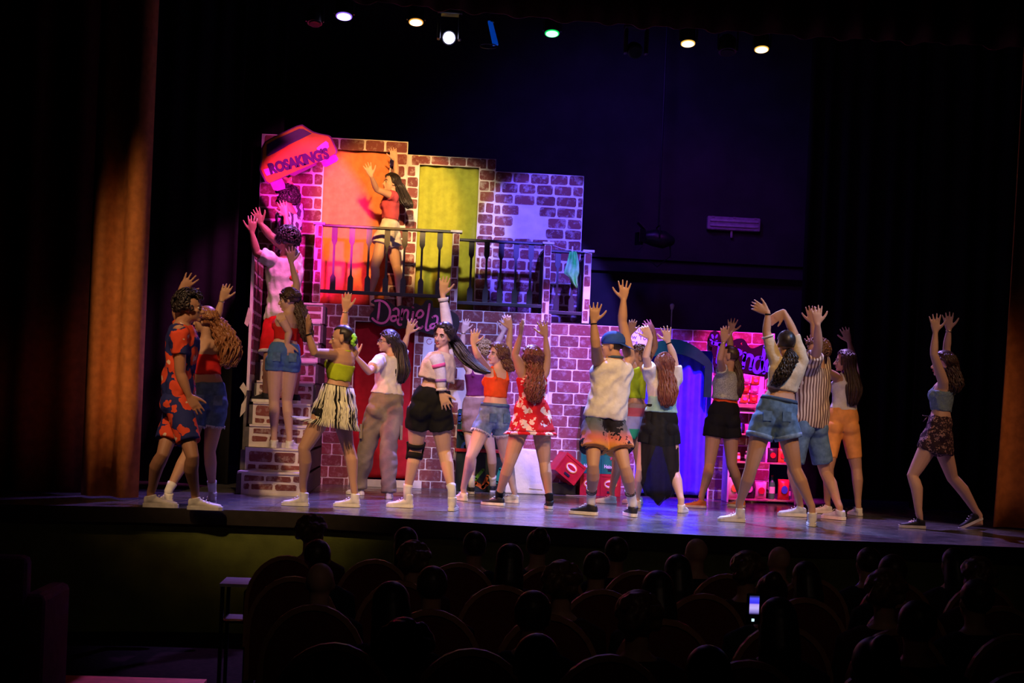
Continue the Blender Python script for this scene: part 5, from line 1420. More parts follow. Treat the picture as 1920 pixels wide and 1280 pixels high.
# ---- 8 cargo trousers woman
P = make_person('woman with glasses white t-shirt and khaki cargo trousers by the red curtain', h=1.62, sk='light', yaw=130, hyaw=170, neck=(735, 665), pel=(722, 765), head=(727, 640), face=72, hpr=(0, -6),
    La=((692, 697), (667, 668), (662, 640), -1, -1, 1, .6), Ra=((757, 652), (765, 625), (774, 600), 1, 0, 1, 1.1), Ll=((688, 842), (674, 906), 925, 130), Rl=((728, 842), (729, 914), 937, 175), build=1.08, shoes=(m_sw, m_so))
top(P, m_wt, u0=.27, u1=.9, infl=.024, slv=.34, sl_infl=.02, full=True, name='t_shirt', folds=.006)
m_kh = cloth('khaki_cotton', (.24, .20, .14), folds=.5)
o = trousers(P, m_kh, wide=.030)
for s in 'LR':
    pt_, rd_ = limb(P.legs[s][6], P.legs[s][7], .30, .31, .014, 0, 2); sg = 1 if s == 'L' else -1
    plink(P, 'cargo_pocket', MB().obox(pt_[0] + P.lat0 * sg * (rd_[0] + .014), P.lat0 * .012, ZZ * .075, P.FP * .06), m_kh, parent=o, smooth=False)
hair(P, 'long', HR['black'], path=[(745, 648, .02), (749, 670, .02), (750, 695, .0), (746, 717, -.01)], spread=.088, n=120, vol=1.08, seed=18)
b = MB()
for s in (1, -1):
    b.tube([P.pt(s * .031 + .019 * math.cos(t), .098, .0 + .015 * math.sin(t)) for t in np.linspace(0, 6.283, 13)], .0022, seg=5); b.tube([P.pt(s * .05, .095, .004), P.pt(s * .076, .0, .004)], .0022, seg=5)
b.tube([P.pt(-.012, .1, .004), P.pt(.012, .1, .004)], .0022, seg=5); plink(P, 'glasses', b, m_sb, smooth=False, lab='dark framed glasses')
# ---- 9 knee brace woman
m_lav = cloth('white_ribbed_knit', (.68, .66, .70), folds=.3, bscale=40)
P = make_person('woman with a black knee brace striped knit top and black shorts looking back', h=1.70, sk='light', yaw=108, hyaw=165, neck=(832, 659), pel=(805, 765), head=(831, 630), face=28, hpr=(-4, -10),
    Ra=((838, 606), (830, 552), (835, 514), 1, 0, 1, .9, .2), La=((826, 703), (828, 736), (838, 762), 0, 0, 1, 1.0, .2), Ll=((779, 843), (764, 918), 951, 90), Rl=((833, 848), (847, 918), 957, 185), build=1.12, shoes=(m_sw, m_so, True), socks=(m_skw, .05))
o = top(P, m_cream, u0=.50, u1=.88, infl=.022, flare=.03, full=True, name='knit_top', folds=.006, sides='')
for s in 'LR':
    p_, r_ = limb(P.arms[s][4], P.arms[s][5], .06, .93, .014, -.004, 12); plink(P, 'sleeve', MB().tube(p_, r_, seg=18, round_ends=False), m_lav, parent=o)
    p_, r_ = limb(P.arms[s][4], P.arms[s][5], .90, .955, .018, .008, 3); plink(P, 'sleeve_ruffle', MB().tube(p_, r_, seg=18, round_ends=False), m_lav, parent=o)
band(P, 'L', .36, .44, .017, mat('knit_pink_band', (.80, .12, .35), rough=.9), 'sleeve_stripe', o); band(P, 'L', .70, .76, .015, mat('knit_lilac_band', (.38, .18, .55), rough=.9), 'sleeve_stripe', o); band(P, 'R', .36, .44, .017, _M['knit_pink_band'], 'sleeve_stripe', o)
o = shorts(P, m_blk, f=.25, u1=.36, flare=.016); band(P, 'L', .43, .49, .010, m_blk, 'brace_strap', None, 'legs'); band(P, 'L', .555, .625, .010, m_blk, 'brace_strap', None, 'legs')
p_, r_ = limb(P.legs['L'][6], P.legs['L'][7], .43, .62, .004, 0, 4)
plink(P, 'brace_strut', MB().tube([x + P.lat0 * (r_[i] + .004) for i, x in enumerate(p_)], .012, seg=6), m_blk); plink(P, 'brace_strut', MB().tube([x - P.lat0 * (r_[i] + .004) for i, x in enumerate(p_)], .012, seg=6), m_blk)
hair(P, 'long', HR['black'], path=[(850, 636, .12), (862, 655, .11), (877, 674, .07), (895, 690, .03), (910, 697, .0)], spread=.072, n=120, vol=1.09, seed=21, wave=.004, freq=1)
# ---- 10 purple top woman behind
P = make_person('blonde woman in a purple top and mauve skirt half hidden behind the orange top', h=1.60, sk='pale', yaw=170, neck=(896, 684), pel=(893, 775), head=(905, 660), face=150,
    La=((866, 652), (869, 622), (877, 594), 0, 0, 1, .6, .35), Ra=((935, 640), (944, 622), (947, 600), 1, 0, -1, .8, .3), Ll=((884, 848), (884, 904), 926, 175), Rl=((921, 848), (924, 902), 922, 185), shoes=(m_sb, m_so), socks=(m_skw, .07))
top(P, cloth('deep_purple_jersey', (.16, .02, .12)), u0=.35, u1=.80, straps=.07, name='top'); skirt(P, cloth('mauve_twill', (.32, .20, .20)), u1=.33, length=.40, flare=.0)
hair(P, 'curly', HR['blond'], n=90, vol=1.10, seed=22)
b = MB().tube([P.pt(.085 * math.cos(t), -.02, .03 + .10 * math.sin(t)) for t in np.linspace(.1, 3.04, 12)], .013, seg=6); plink(P, 'headband', b, mat('headband_green', (.15, .5, .15), rough=.7))
bracelet(P, 'L', m_metal)
# ---- 11 orange top
m_org = cloth('bright_orange_jersey', (.85, .10, .02), folds=.2)
P = make_person('woman in a bright orange top and frayed denim shorts glancing back', h=1.64, sk='pale', yaw=145, hyaw=150, neck=(934, 689), pel=(925, 785), head=(932, 664), face=52, hpr=(0, -8),
    La=((897, 668), (887, 645), (892, 620), -1, 0, 1, 1.0, .25), Ra=((954, 642), (957, 616), (949, 590), 1, 0, -1, .6, .5), Ll=((882, 858), (869, 915), 938, 150), Rl=((948, 858), (964, 920), 942, 100), shoes=(m_sw, m_so))
top(P, m_org, u0=.42, u1=.80, straps=.08, name='top'); o = shorts(P, m_denl, f=.20, fray=m_fray, flare=.012, belt=m_den); pockets(P, o, m_den)
hair(P, 'long', HR['brown'], path=[(945, 672, .02), (953, 684, .02), (956, 694, .01)], spread=.062, n=100, wave=.010, freq=3, vol=1.12, seed=25)
# ---- 12 red floral two-piece
m_rf = m_blotch('white_flowers_on_red', (.55, .012, .02), (.75, .62, .55), 13, .44)
P = make_person('woman with long dark curls in a red and white floral playsuit', h=1.63, sk='tan', yaw=160, hyaw=180, neck=(999, 694), pel=(997, 785), head=(994, 671), face=115, hpr=(6, 0),
    La=((966, 664), (976, 628), (982, 596), 0, 0, -1, .35, .2, 1), Ra=((1026, 668), (1023, 630), (1016, 600), 0, 0, -1, 1.1), Ll=((955, 868), (936, 925), 947, 110), Rl=((1021, 868), (1030, 932), 953, 175), build=1.08, shoes=(m_sb, m_so), socks=(m_blk, .03))
top(P, m_rf, u0=.3, u1=.84, straps=.09, name='playsuit_top', folds=.004); o = skirt(P, m_rf, u1=.36, length=.30, flare=.055, name='playsuit_skirt', folds=.008)
rf = MB(); q = P.skr[-1]; rr = [(q[0], q[1] * 1.0, q[2]), (q[0] - ZZ * .03, q[1] * 1.10, q[2] * 1.08)]
n = 72; vs = []; 
for c, a_, b_ in rr:
    for i in range(n):
        t = i / n * 6.283; k_ = 1 + .035 * math.sin(i * 2 * math.pi / 4) * (1 if c is rr[1][0] else .2); vs.append(c + (a_ * math.cos(t) + b_ * math.sin(t)) * k_)
rf.add(vs, [(i, (i + 1) % n, n + (i + 1) % n, n + i) for i in range(n)]); oo = plink(P, 'ruffle_hem', rf, m_rf, parent=o); oo.modifiers.new('s', 'SOLIDIFY').thickness = .005
hair(P, 'long', HR['auburn'], path=[(1002, 682, .0), (1003, 705, -.06), (1002, 730, -.11), (1000, 752, -.13)], spread=.085, n=150, wave=.013, freq=4, vol=1.12, seed=28)
# ---- 13 man with cap
def m_palm():
    t = NT('palm_print_sunset'); s = t.sep('Generated')
    c = t.ramp(t.math('ADD', s[2], t.math('MULTIPLY', t.noise(6), .16)), [(.10, (.50, .26, .05)), (.30, (.65, .30, .06)), (.48, (.60, .16, .14)), (.64, (.16, .14, .18)), (.9, (.07, .12, .18))])
    v = t.n('ShaderNodeTexVoronoi'); v.inputs['Scale'].default_value = 4.5; t.l(t.tc.outputs['Object'], v.inputs['Vector'])
    w = t.n('ShaderNodeTexNoise'); w.inputs['Scale'].default_value = 34; t.l(t.tc.outputs['Object'], w.inputs['Vector'])
    f = t.math('LESS_THAN', t.math('ADD', v.outputs['Distance'], t.math('MULTIPLY', w.outputs['Fac'], .85)), .88)
    return t.done(t.mix(f, c, (.012, .010, .018)))
P = make_person('man in a backwards blue cap white tank top and palm print shorts', h=1.80, male=True, sk='tan', yaw=150, hyaw=165, neck=(1154, 672), pel=(1132, 792), head=(1146, 648), face=100, hpr=(0, 0),
    La=((1117, 648), (1113, 604), (1117, 566), -1, 0, 1, 1.1, .2), Ra=((1167, 603), (1169, 562), (1172, 520), 1, 0, -1, 1.3), Ll=((1112, 874), (1108, 938), 965, 120), Rl=((1172, 878), (1186, 942), 968, 170), shoes=(m_sb, m_so), socks=(m_skw, .15, m_blk))
top(P, m_wt, u0=.06, u1=.9, infl=.030, full=True, flare=.016, name='tank_top', lab='loose white tank top', folds=.008); shorts(P, m_palm(), f=.34, infl=.020, flare=.045, folds=.005, u1=.2)
hair(P, 'short', HR['black'], vol=.98, seed=30)
l, f, u = P.hl, P.hf, P.hu; m_cap_ = cloth('cobalt_cap', (.03, .09, .45), folds=.1); b = MB(); rg = []
b.seg = 22
for z, s_ in ((.005, 1.0), (.03, 1.03), (.065, .98), (.095, .78), (.115, .45), (.122, .1)): rg.append((P.pt(0, -.018, z + .01), l * .092 * s_, f * .112 * s_))
b.loft(rg); del b.seg; o = plink(P, 'cap', b, m_cap_, lab='backwards cobalt blue cap')
plink(P, 'cap_brim', MB().prism([P.pt(x, y, z) for x, y, z in ((.07, -.08, .02), (.06, -.15, -.01), (.03, -.19, -.025), (0, -.20, -.03), (-.03, -.19, -.025), (-.06, -.15, -.01), (-.07, -.08, .02), (0, -.10, .025))], u * .006), m_cap_, parent=o, smooth=False)
c, a_, b_ = P.ring(.99); plink(P, 'neckerchief', MB().tube([c + ZZ * .02 + (P.lat1 * math.cos(t) + P.F * math.sin(t)) * .066 for t in np.linspace(0, 6.283, 15)], .014, seg=6), m_dend); bracelet(P, 'L', m_blk, name='watch')
# ---- 14 lime top woman behind
P = make_person('woman in a lime top and multicoloured shorts partly behind the capped man', h=1.60, sk='tan', yaw=110, neck=(1196, 694), pel=(1190, 782), head=(1197, 671), face=80,
    La=((1172, 652), (1181, 626), (1188, 597), 0, 0, 1, .5, .1), Ra=((1228, 650), (1226, 622), (1210, 600), 1, 0, -1, .9, .3), Ll=((1156, 862), (1147, 920), 943, 95), Rl=((1200, 870), (1196, 925), 944, 120), shoes=(m_sw, m_so))
top(P, cloth('lime_green_jersey', (.40, .60, .02)), u0=.40, u1=.86, full=True, slv=.08, name='top')
t = NT('colour_block_shorts'); s_ = t.sep('Generated'); cbm = t.done(t.ramp(s_[2], [(0, (.05, .45, .2)), (.28, (.45, .42, .65)), (.62, (.62, .12, .15)), (.85, (.45, .30, .25))], const=True))
shorts(P, cbm, f=.26, flare=.02); hair(P, 'curly', HR['brown'], n=80, vol=1.06, seed=33, path=None)
# ---- 15 sheer skirt
P = make_person('auburn haired woman in a white t-shirt and long sheer black skirt seen from behind', h=1.64, sk='pale', yaw=180, neck=(1245, 706), pel=(1237, 800), head=(1246, 684), face=178,
    La=((1211, 668), (1220, 634), (1207, 612), -1, 0, -1, .5, .6), Ra=((1262, 665), (1253, 641), (1248, 612), 0, 0, -1, 1.2), Ll=((1203, 880), (1194, 930), 951, 160), Rl=((1264, 886), (1277, 936), 961, 200), build=1.06, shoes=(m_sw, m_so))
o = top(P, m_wt, u0=.55, u1=.9, infl=.016, slv=.36, sl_infl=.022, full=True, name='t_shirt', folds=.006)
mb = MB(); torso_piece(P, mb, .29, .60, .024); gar(P, 'bustier', mb, cloth('mint_cotton', (.30, .55, .52)))
shorts(P, m_blk, f=.22, u1=.29, infl=.010, name='underskirt')
t = NT('sheer_black_chiffon', .6); tr = t.n('ShaderNodeBsdfTransparent'); mx = t.n('ShaderNodeMixShader'); mx.inputs[0].default_value = .88
t.b.inputs['Base Color'].default_value = (.008, .008, .010, 1); outn = [x for x in t.nt.nodes if x.type == 'OUTPUT_MATERIAL'][0]; t.l(tr.outputs[0], mx.inputs[1]); t.l(t.b.outputs[0], mx.inputs[2]); t.l(mx.outputs[0], outn.inputs[0])
b = MB(); n = 60; vs = []; dh = (P.pel - CAM) @ FWD
prof = [(758, 1237, .135, .11), (790, 1236, .175, .135), (830, 1235, .195, .15), (870, 1235, .20, .15), (905, 1236, .185, .14), (930, 1236, .14, .12), (948, 1234, .09, .08)]
for j, (y, x, w, d) in enumerate(prof):
    c = atd(x, y, dh)
    for i in range(n):
        tt = i / n * 6.283; k_ = 1 + .05 * math.sin(i * 2 * math.pi / 6) * min(1, j / 2); vs.append(c + P.lat0 * w * k_ * math.cos(tt) + P.FP * d * k_ * math.sin(tt) + ZZ * (.10 * abs(math.cos(tt)) if j == 6 else 0) + ZZ * .0)
for j in range(len(prof) - 1):
    for i in range(n): b.f.append((j * n + i, j * n + (i + 1) % n, (j + 1) * n + (i + 1) % n, (j + 1) * n + i))
b.v = [tuple(v) for v in vs]; plink(P, 'sheer_skirt', b, t.m, lab='sheer black chiffon overskirt')
hair(P, 'long', HR['auburn'], path=[(1249, 697, -.05), (1252, 720, -.11), (1252, 742, -.14), (1250, 760, -.15)], spread=.082, n=120, wave=.005, freq=1.5, vol=1.10, seed=35)
bracelet(P, 'R', m_blk)
# ---- 16 grey top
P = make_person('woman in a sparkly grey top black shorts and orange sneakers with a long ponytail', h=1.63, sk='tan', yaw=125, hyaw=165, neck=(1366, 694), pel=(1355, 785), head=(1366, 669), face=105,
    La=((1350, 672), (1357, 640), (1359, 610), -1, 0, 1, .6, .1), Ra=((1369, 650), (1369, 624), (1375, 594), 1, 0, 1, 1.2), Ll=((1330, 872), (1315, 932), 952, 105), Rl=((1372, 872), (1389, 928), 950, 140), shoes=(m_sr, m_so), build=1.04)
m_spk = mat('sparkly_grey_knit', (.34, .36, .34), rough=.45, spec=.6, noise=.5, nscale=120)
top(P, m_spk, u0=.40, u1=.88, infl=.022, slv=.16, full=True, name='knit_top', flare=.02); shorts(P, m_blk, f=.22, u1=.36, infl=.014, flare=.02)
mb = MB(); torso_piece(P, mb, .33, .43, .012); gar(P, 'waist_scarf', mb, m_org)
hair(P, 'tied', HR['dark'], path=[(1374, 662, .02), (1381, 682, .02), (1385, 706, .0), (1386, 728, -.02), (1384, 745, -.02)], spread=.042, n=60, wave=.004, freq=2, tail=True, seed=38)
bracelet(P, 'L', m_metal)
# ---- 17 front woman cream crop denim shorts
P = make_person('woman in a long sleeved cream crop top and turned up denim shorts centre right front', h=1.70, sk='tan', yaw=175, hyaw=180, neck=(1481, 672), pel=(1452, 782), head=(1473, 645), face=172,
    La=((1437, 622), (1440, 586), (1416, 573), 0, 0, 1, .5, .1), Ra=((1486, 618), (1470, 584), (1450, 598), 0, 0, 1, .35, .2), Ll=((1408, 878), (1386, 945), 978, 100), Rl=((1491, 880), (1522, 950), 986, 190), build=1.06, shoes=(m_sw, m_so, True))
o = top(P, m_cream, u0=.46, u1=.9, infl=.014, slv=.50, sl_infl=.010, sl_flare=-.004, full=True, name='crop_top', folds=.004); band(P, 'L', .57, .60, .014, m_wt, 'cuff', o)
o = shorts(P, m_den, f=.235, u1=.33, infl=.014, flare=.020, cuff=m_denl, belt=m_dend); pockets(P, o, m_den, .010)
hair(P, 'tied', HR['black'], path=[(1480, 656, -.06), (1483, 670, -.10), (1474, 688, -.12), (1466, 704, -.13), (1455, 722, -.13)], spread=.058, n=80, wave=.012, freq=3, tail=True, seed=41, vol=1.02)
bracelet(P, 'L', m_blk, name='watch')
# ---- 18 striped shirt man
m_st = m_stripe('brown_cream_striped_shirt', (.12, .06, .05), (.60, .50, .40), 34, 0, .45, .02)
P = make_person('man in a brown and cream striped shirt and denim shorts behind the cream crop top', h=1.80, male=True, sk='tan', yaw=120, hyaw=150, neck=(1535, 688), pel=(1515, 798), head=(1530, 661), face=88,
    La=((1534, 650), (1533, 608), (1531, 574), -1, -1, 1, .9, .2), Ra=((1530, 640), (1524, 606), (1520, 574), 1, 0, -1, .8, .2), Ll=((1486, 886), (1500, 946), 968, 92), Rl=((1547, 886), (1574, 950), 974, 145), shoes=(mat('shoe_white_blue', (.55, .62, .72), rough=.5), m_so))
top(P, m_st, u0=-.02, u1=.9, infl=.024, slv=.34, sl_infl=.022, full=True, flare=.03, name='shirt', folds=.008); mb = MB(); torso_piece(P, mb, .02, .75, .018); gar(P, 'vest', mb, m_wt).location += Vector(tuple(P.F * .02))
o = shorts(P, m_den, f=.43, infl=.018, flare=.020, u1=.15); hair(P, 'curly', HR['brown'], n=110, vol=1.04, seed=44, bang=.05)
# ---- 19 orange biker shorts
P = make_person('woman with long straight hair white tank and tight orange cycling shorts', h=1.64, sk='tan', yaw=150, hyaw=178, neck=(1587, 701), pel=(1578, 797), head=(1583, 677), face=95,
    La=((1545, 692), (1522, 658), (1516, 628), -1, 0, 1, .8, .15), Ra=((1599, 668), (1592, 640), (1582, 612), 1, 0, -1, .9, .2), Ll=((1553, 880), (1551, 938), 962, 105), Rl=((1606, 880), (1609, 944), 966, 165), shoes=(m_sw, m_so), build=1.04)
top(P, m_wt, u0=.30, u1=.84, straps=.08, name='tank_top'); shorts(P, cloth('apricot_lycra', (.85, .36, .10), folds=.05, rough=.5), f=.42, u1=.34, infl=.007, flare=0, name='cycling_shorts', folds=.001)
hair(P, 'long', HR['dark'], path=[(1592, 690, -.02), (1597, 712, -.05), (1599, 735, -.08), (1597, 757, -.09)], spread=.085, n=110, vol=1.08, seed=47)
# ---- 20 far right
m_df = m_blotch('dark_small_flower_print', (.04, .02, .03), (.42, .26, .22), 26, .36, (.45, .03, .03))
P = make_person('woman in a blue strapless top and dark floral mini skirt lunging alone at the right', h=1.66, sk='light', yaw=112, hyaw=115, neck=(1772, 714), pel=(1757, 812), head=(1768, 683), face=92,
    La=((1751, 664), (1754, 622), (1753, 590), -1, 0, 1, 1.1), Ra=((1775, 652), (1779, 618), (1777, 586), 1, 0, 1, 1.1), Ll=((1711, 892), (1724, 966), 990, 95), Rl=((1786, 896), (1836, 966), 990, 100, 28), shoes=(m_sb, m_so))
top(P, cloth('grey_blue_ruched', (.20, .30, .38), folds=.8, bscale=30), u0=.42, u1=.80, infl=.011, straps=.085, name='top'); o = skirt(P, m_df, u1=.33, length=.36, flare=.02)
b = MB(); c, a_, b_ = P.ring(.31); q = c + P.F * .12; b.tube([q, q + P.F * .05 + ZZ * .01], [.01, .004], seg=5); b.tube([q, q + P.F * .04 - ZZ * .05], [.008, .003], seg=5); plink(P, 'tie', b, m_df, parent=o)
hair(P, 'long', HR['dark'], path=[(1780, 688, .01), (1785, 705, -.02), (1786, 722, -.05), (1783, 735, -.07)], spread=.085, n=110, wave=.008, freq=2.5, vol=1.12, seed=50)
bracelet(P, 'R', m_metal)
# ================================================================== AUDIENCE AND SEATS
m_seatw = mat('seat_rim_wood', (.42, .19, .10), rough=.45, spec=.4); m_seatf = cloth('seat_red_velvet', (.16, .03, .02), folds=.1)
def seat_proto(loc, lab):
    e = empty('theatre_seat', loc, lab, 'seat', 'theatre seats in the stalls')
    def arc(w, z0, z1, y, th):
        n = 14; pts = [(-w, y, z0)] + [(-w * math.cos(t) , y, z1 - .30 + .30 * math.sin(t)) for t in np.linspace(0, math.pi, n)] + [(w, y, z0)]
        return MB().prism(pts, (0, th, 0))
    def L_(name, b, m, bv=0):
        o = link(name, b, m, None, bevel=bv); o.parent = e; return o
    L_('back_shell', arc(.250, .42, .993, .004, .018), m_seatf, .004)
    tt = np.linspace(0, math.pi, 15); ou = [(-.258, 0, .42)] + [(-.258 * math.cos(t), 0, .70 + .305 * math.sin(t)) for t in tt] + [(.258, 0, .42)]; inn = [(.232, 0, .42)] + [(.232 * math.cos(t), 0, .70 + .278 * math.sin(t)) for t in tt] + [(-.232, 0, .42)]
    rb = MB(); n_ = len(ou); rb.add([(x, y - .006, z) for x, y, z in ou + inn[::-1]] + [(x, y + .026, z) for x, y, z in ou + inn[::-1]], [f for i in range(n_ - 1) for f in ((i, i + 1, n_ + i + 1, n_ + i), (2 * n_ + i, 3 * n_ + i, 3 * n_ + i + 1, 2 * n_ + i + 1), (i, 2 * n_ + i, 2 * n_ + i + 1, i + 1), (n_ + i, n_ + i + 1, 3 * n_ + i + 1, 3 * n_ + i))]); L_('back_rim', rb, m_seatw); L_('back_cushion', arc(.228, .44, .965, .023, .06), m_seatf, .02)
    L_('seat_cushion', MB().box(-.225, .225, .09, .50, .30, .38), m_seatf, .03)
    for s in (-1, 1): L_('armrest', MB().box(s * .25 - .02, s * .25 + .02, .05, .42, .55, .59), m_seatw, .01)
    for s in (-1, 1): L_('leg', MB().box(s * .25 - .012, s * .25 + .012, .08, .36, .002, .55), m_lamp)
    return e
def dup(o, loc, lab, rz=0, sc=1.0):
    r = o.copy(); COL.objects.link(r); r.location = tuple(map(float, loc)); r.rotation_euler = (0, 0, rz); r['label'] = lab; r.scale = (sc,) * 3
    for ch in o.children:
        c = ch.copy(); COL.objects.link(c); c.parent = r
        for g in ch.children:
            d = g.copy(); COL.objects.link(d); d.parent = c
    return r
m_coat = [cloth('coat_%d' % i, c, folds=.2) for i, c in enumerate(((.02, .02, .03), (.05, .03, .05), (.03, .05, .06), (.06, .02, .02)))]
def sitter(loc, lab, kind, m, hm, sk='tan', sc=1.0, turn=0.0):
    """seated spectator, back to the camera, facing +y"""
    mb = MB(); A = np.array
    mb.seg = 16; mb.loft([(A([0, .30, .46]), A([.17, 0, 0]), A([0, .14, 0])), (A([0, .27, .60]), A([.165, 0, 0]), A([0, .115, 0])), (A([0, .25, .80]), A([.175, 0, 0]), A([0, .11, 0])), (A([0, .24, .93]), A([.185, 0, 0]), A([0, .095, 0])), (A([0, .24, 1.0]), A([.12, 0, 0]), A([0, .07, 0])), (A([0, .245, 1.04]), A([.06, 0, 0]), A([0, .055, 0]))]); del mb.seg
    for s in (1, -1):
        mb.tube([(s * .10, .24, .96), (s * .18, .24, .93), (s * .205, .30, .72), (s * .16, .50, .62)], [.055, .058, .045, .032], seg=10)
        mb.ell(A([s * .13, .55, .62]), A([.04, 0, 0]), A([0, .06, 0]), A([0, 0, .025]))
        mb.tube([(s * .09, .34, .54), (s * .11, .72, .56), (s * .11, .76, .30), (s * .11, .74, .07)], [.085, .062, .05, .04], seg=10)
        mb.ell(A([s * .11, .80, .035]), A([.045, 0, 0]), A([0, .12, 0]), A([0, 0, .033]))
    hc = A([0, .26, 1.17])
    mb.tube([(0, .245, 1.0), (0, .25, 1.12)], .055, seg=12)
    mb.ell(hc + A([0, -.012, .025]), A([.076, 0, 0]), A([0, .094, 0]), A([0, 0, .09])); mb.ell(hc + A([0, .022, -.03]), A([.06, 0, 0]), A([0, .064, 0]), A([0, 0, .08]))
    mb.ell(hc + A([0, .095, -.02]), A([.012, 0, 0]), A([0, .015, 0]), A([0, 0, .02]))
    for s in (1, -1): mb.ell(hc + A([s * .076, 0, -.01]), A([.01, 0, 0]), A([0, .018, 0]), A([0, 0, .03]))
    me = remesh(mb, .013, 2); o = link('person', me, SK[sk], fixn=False); tag(o, lab, 'person', 'spectators seated in the stalls')
    # clothes
    g = MB(); g.seg = 16; g.loft([(A([0, .30, .47]), A([.185, 0, 0]), A([0, .15, 0])), (A([0, .27, .60]), A([.18, 0, 0]), A([0, .13, 0])), (A([0, .25, .80]), A([.19, 0, 0]), A([0, .125, 0])), (A([0, .24, .93]), A([.20, 0, 0]), A([0, .11, 0])), (A([0, .24, 1.01]), A([.13, 0, 0]), A([0, .08, 0]))]); del g.seg
    for s in (1, -1): g.tube([(s * .10, .24, .96), (s * .18, .24, .93), (s * .205, .30, .72), (s * .17, .47, .63)], [.066, .07, .058, .045], seg=10); g.tube([(s * .09, .34, .54), (s * .11, .72, .56), (s * .11, .76, .30), (s * .11, .74, .12)], [.095, .074, .065, .06], seg=10)
    c = link('clothes', remesh(g, .014, 1), m, None, fixn=False); c.parent = o
    if kind != 'bald':
        h = MB(); h.ell(hc + A([0, -.026, .035]), A([.086, 0, 0]), A([0, .097, 0]), A([0, 0, .094]), 16, 10)
        if kind == 'long': h.tube([hc + A([0, -.05, .02]), hc + A([0, -.085, -.10]), hc + A([0, -.10, -.24]), hc + A([0, -.08, -.34])], [.085, .095, .09, .05], seg=14)
        if kind == 'bun': h.sph(hc + A([0, -.10, .10]), .05)
        if kind == 'curly':
            rr = random.Random(3)
            for i in range(60):
                t = rr.uniform(0, 6.28); z = rr.uniform(-.4, 1); q = math.sqrt(max(0, 1 - z * z))
                if q * math.sin(t) > .3 and z < .4: continue
                h.sph(hc + A([q * math.cos(t) * .095, -.026 + q * math.sin(t) * .105, .035 + z * .10]), .026, 8, 5)
        c = link('hair', remesh(h, .011, 1), hm, None, fixn=False); c.parent = o
    o.location = tuple(map(float, loc)); o.scale = (sc,) * 3; o.rotation_euler = (0, 0, turn)
    return o
AZ = FLZ + .002
seats0 = seat_proto((0, 0, 0), 'x'); used0 = [False]
protos = []
for kd, cm, hm, sk in (('short', 0, 'dark', 'tan'), ('long', 1, 'black', 'light'), ('bun', 2, 'dark', 'light'), ('curly', 3, 'brown', 'tan'), ('bald', 0, 'dark', 'light')):
    protos.append([sitter((0, 0, AZ), 'x', kd, m_coat[cm], HR[hm], sk), kd, False])
ordn = ['leftmost', 'second', 'third', 'fourth', 'fifth', 'sixth', 'seventh', 'eighth', 'ninth', 'tenth', 'eleventh', 'twelfth', 'thirteenth']
rown = ['front row', 'second row', 'third row', 'fourth row', 'fifth row']
desc = {'short': 'short haired', 'long': 'long haired', 'bun': 'bun haired', 'curly': 'curly haired', 'bald': 'bald'}
rnd = random.Random(77)
# rows: depth, x pixel of every seat centre; who sits there (kind, px, z scale)
rows = [
    (9.0, [545, 710, 868, 1036, 1206, 1372, 1530, 1690, 1850], [(587, 3), (778, 1), (914, 0), (1026, 2), (1160, 0), (1328, 4), (1475, 4), (1668, 0), (1835, 1)]),
    (7.9, [560, 760, 950, 1140, 1330, 1520, 1710, 1890], [(590, 0), (790, 3), (960, 1), (1125, 0), (1282, 1), (1435, 3), (1570, 1), (1720, 0), (1890, 3)]),
    (6.8, [600, 820, 1040, 1260, 1480, 1700, 1920], [(600, 4), (830, 0), (1060, 3), (1270, 1), (1470, 2), (1690, 3), (1900, 0)]),
    (5.7, [640, 900, 1160, 1420, 1680, 1940], [(760, 1), (1010, 0), (1240, 3), (1500, 1), (1760, 0)]),
    (4.6, [700, 1010, 1330, 1650, 1970], [(750, 3), (1060, 0), (1400, 1), (1720, 2)])]
for ri, (d, sx_, who) in enumerate(rows):
    for i, px in enumerate(sx_):
        p = atd(px, 900, d); p[2] = AZ
        lab = '%s dark velvet seat from the left in the %s' % (ordn[i], rown[ri])
        if not used0[0]: seats0.location = tuple(p); seats0['label'] = lab; used0[0] = True
        else: dup(seats0, p, lab)
    for i, (px, kd) in enumerate(who):
        # people sit in the nearest seat of their row
        sxp = min(sx_, key=lambda q: abs(q - px)); p = atd(sxp, 900, d); p[2] = AZ; p[1] += .05; off = atd(px, 900, d)[0] - p[0]; p[0] += max(-.10, min(.10, off)) if abs(px - sxp) < 60 else off
        sc = rnd.uniform(.91, .96)
        lab = 'silhouetted %s spectator, %s from the left in the %s' % (desc[protos[kd][1]], ordn[i], rown[ri])
        o = protos[kd][0]
        if not protos[kd][2]:
            o.location = tuple(p); o['label'] = lab; o.scale = (sc,) * 3; o.rotation_euler = (0, 0, rnd.uniform(-.3, .3)); protos[kd][2] = True
        else: dup(o, p, lab, rnd.uniform(-.2, .2), sc)
# raised phone filming the show
pp = atd(1412, 1142, 5.2); ph = empty('phone', pp, 'glowing smartphone held up to film the show from the stalls', 'phone')
A = np.array
def pb(name, x0, x1, z0, z1, y0, y1, m, bv=0):
    return link(name, MB().box(pp[0] + x0, pp[0] + x1, pp[1] + y0, pp[1] + y1, pp[2] + z0, pp[2] + z1), m, ph, bevel=bv)
pb('body', -.024, .028, -.055, .058, 0, .009, m_lamp, .004)
t = NT('phone_screen'); s_ = t.sep('Generated'); c = t.ramp(s_[2], [(0, (.01, .0, .05)), (.12, (.25, .2, .6)), (.34, (.55, .45, .95)), (.52, (.5, .35, .9)), (.6, (.04, .03, .9)), (.85, (.08, .08, 1.0)), (.96, (.02, .02, .1))])
t.l(c, t.b.inputs['Emission Color']); t.b.inputs['Emission Strength'].default_value = 1.0; t.b.inputs['Base Color'].default_value = (.01, .01, .01, 1)
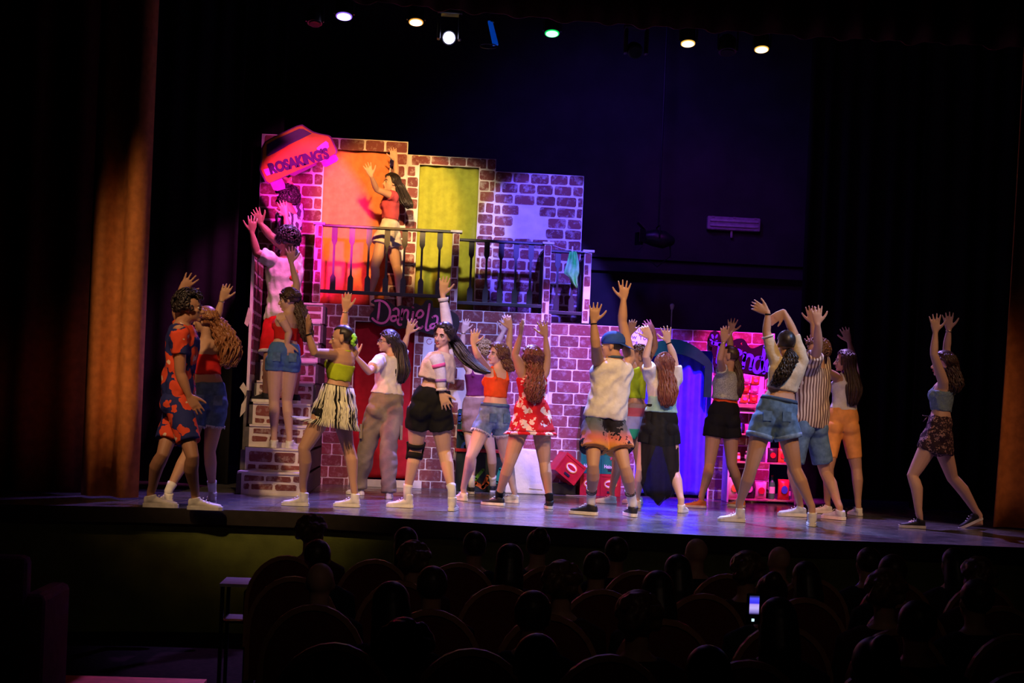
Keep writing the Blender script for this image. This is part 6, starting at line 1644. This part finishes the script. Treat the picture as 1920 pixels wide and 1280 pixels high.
pb('screen', -.014, .022, -.018, .050, -.001, -.0002, t.m)
pb('shutter_button', -.004, .006, -.044, -.034, -.0015, -.0002, mat('button_glow', (.6, .9, 1), emit=(.6, .9, 1), es=1.2))
# small table with lit things at the left of the stalls
tp = atd(459, 1091, 9.4)
tb = empty('side_table', (tp[0], tp[1], AZ), 'small pale topped table at the left end of the front row', 'table')
link('table_top', MB().box(tp[0] - .15, tp[0] + .15, tp[1] - .12, tp[1] + .25, tp[2] - .02, tp[2]), mat('table_pale_top', (.6, .6, .65), rough=.4), tb)
for sx in (-1, 1):
    for sy in (-1, 1): link('leg', MB().box(tp[0] + sx * .13 - .012, tp[0] + sx * .13 + .012, tp[1] + .06 + sy * .16 - .012, tp[1] + .06 + sy * .16 + .012, AZ, tp[2] - .021), m_lamp, tb)
link('shelf', MB().box(tp[0] - .13, tp[0] + .13, tp[1] - .09, tp[1] + .22, tp[2] - .26, tp[2] - .245), m_lamp, tb)
q = atd(483, 1119, 9.3); q[2] = tp[2] - .12
link('control_panel', MB().box(q[0] - .10, q[0] + .02, tp[1] - .02, tp[1] + .1, tp[2] - .244, tp[2] - .06), m_lamp, tb)
link('indicator', MB().box(q[0] - .005, q[0] + .018, tp[1] - .026, tp[1] - .0205, tp[2] - .11, tp[2] - .095), mat('indicator_glow', (.6, .9, 1), emit=(.6, .9, 1), es=1.0), tb)
# armchair at the bottom left corner
ac = atd(40, 1190, 8.2); ac[2] = AZ
e = empty('armchair', ac, 'dim purple armchair cut off by the bottom left corner', 'armchair'); m_arm = cloth('armchair_plum', (.30, .08, .20), folds=.3)
def ab(name, x0, x1, y0, y1, z0, z1, m=m_arm, bv=.04): return link(name, MB().box(ac[0] + x0, ac[0] + x1, ac[1] + y0, ac[1] + y1, AZ + z0, AZ + z1), m, e, bevel=bv)
ab('backrest', -.42, .02, -.05, .12, .35, 1.02); ab('seat_cushion', -.35, -.02, .13, .6, .32, .46); ab('armrest', -.02, .12, .0, .65, .10, .80); ab('armrest', -.50, -.43, .0, .65, .10, .70); ab('base', -.42, -.03, .0, .62, .06, .31)
for s in (0, 1): ab('foot', -.46 + s * .52, -.40 + s * .52, .02, .08, .0, .06, m_lamp, 0)
ft = tag(link('floor_runner', MB().box(onz(110, 1275, FLZ)[0], onz(392, 1275, FLZ)[0], 9.55, 10.02, FLZ + .001, FLZ + .03), mat('aisle_red_runner', (.75, .09, .05), rough=.8)), 'small red and orange lit aisle step at the bottom left', 'step')
bpy.data.objects.update() if hasattr(bpy.data.objects, 'update') else None
bpy.data.scenes.remove(TSC)
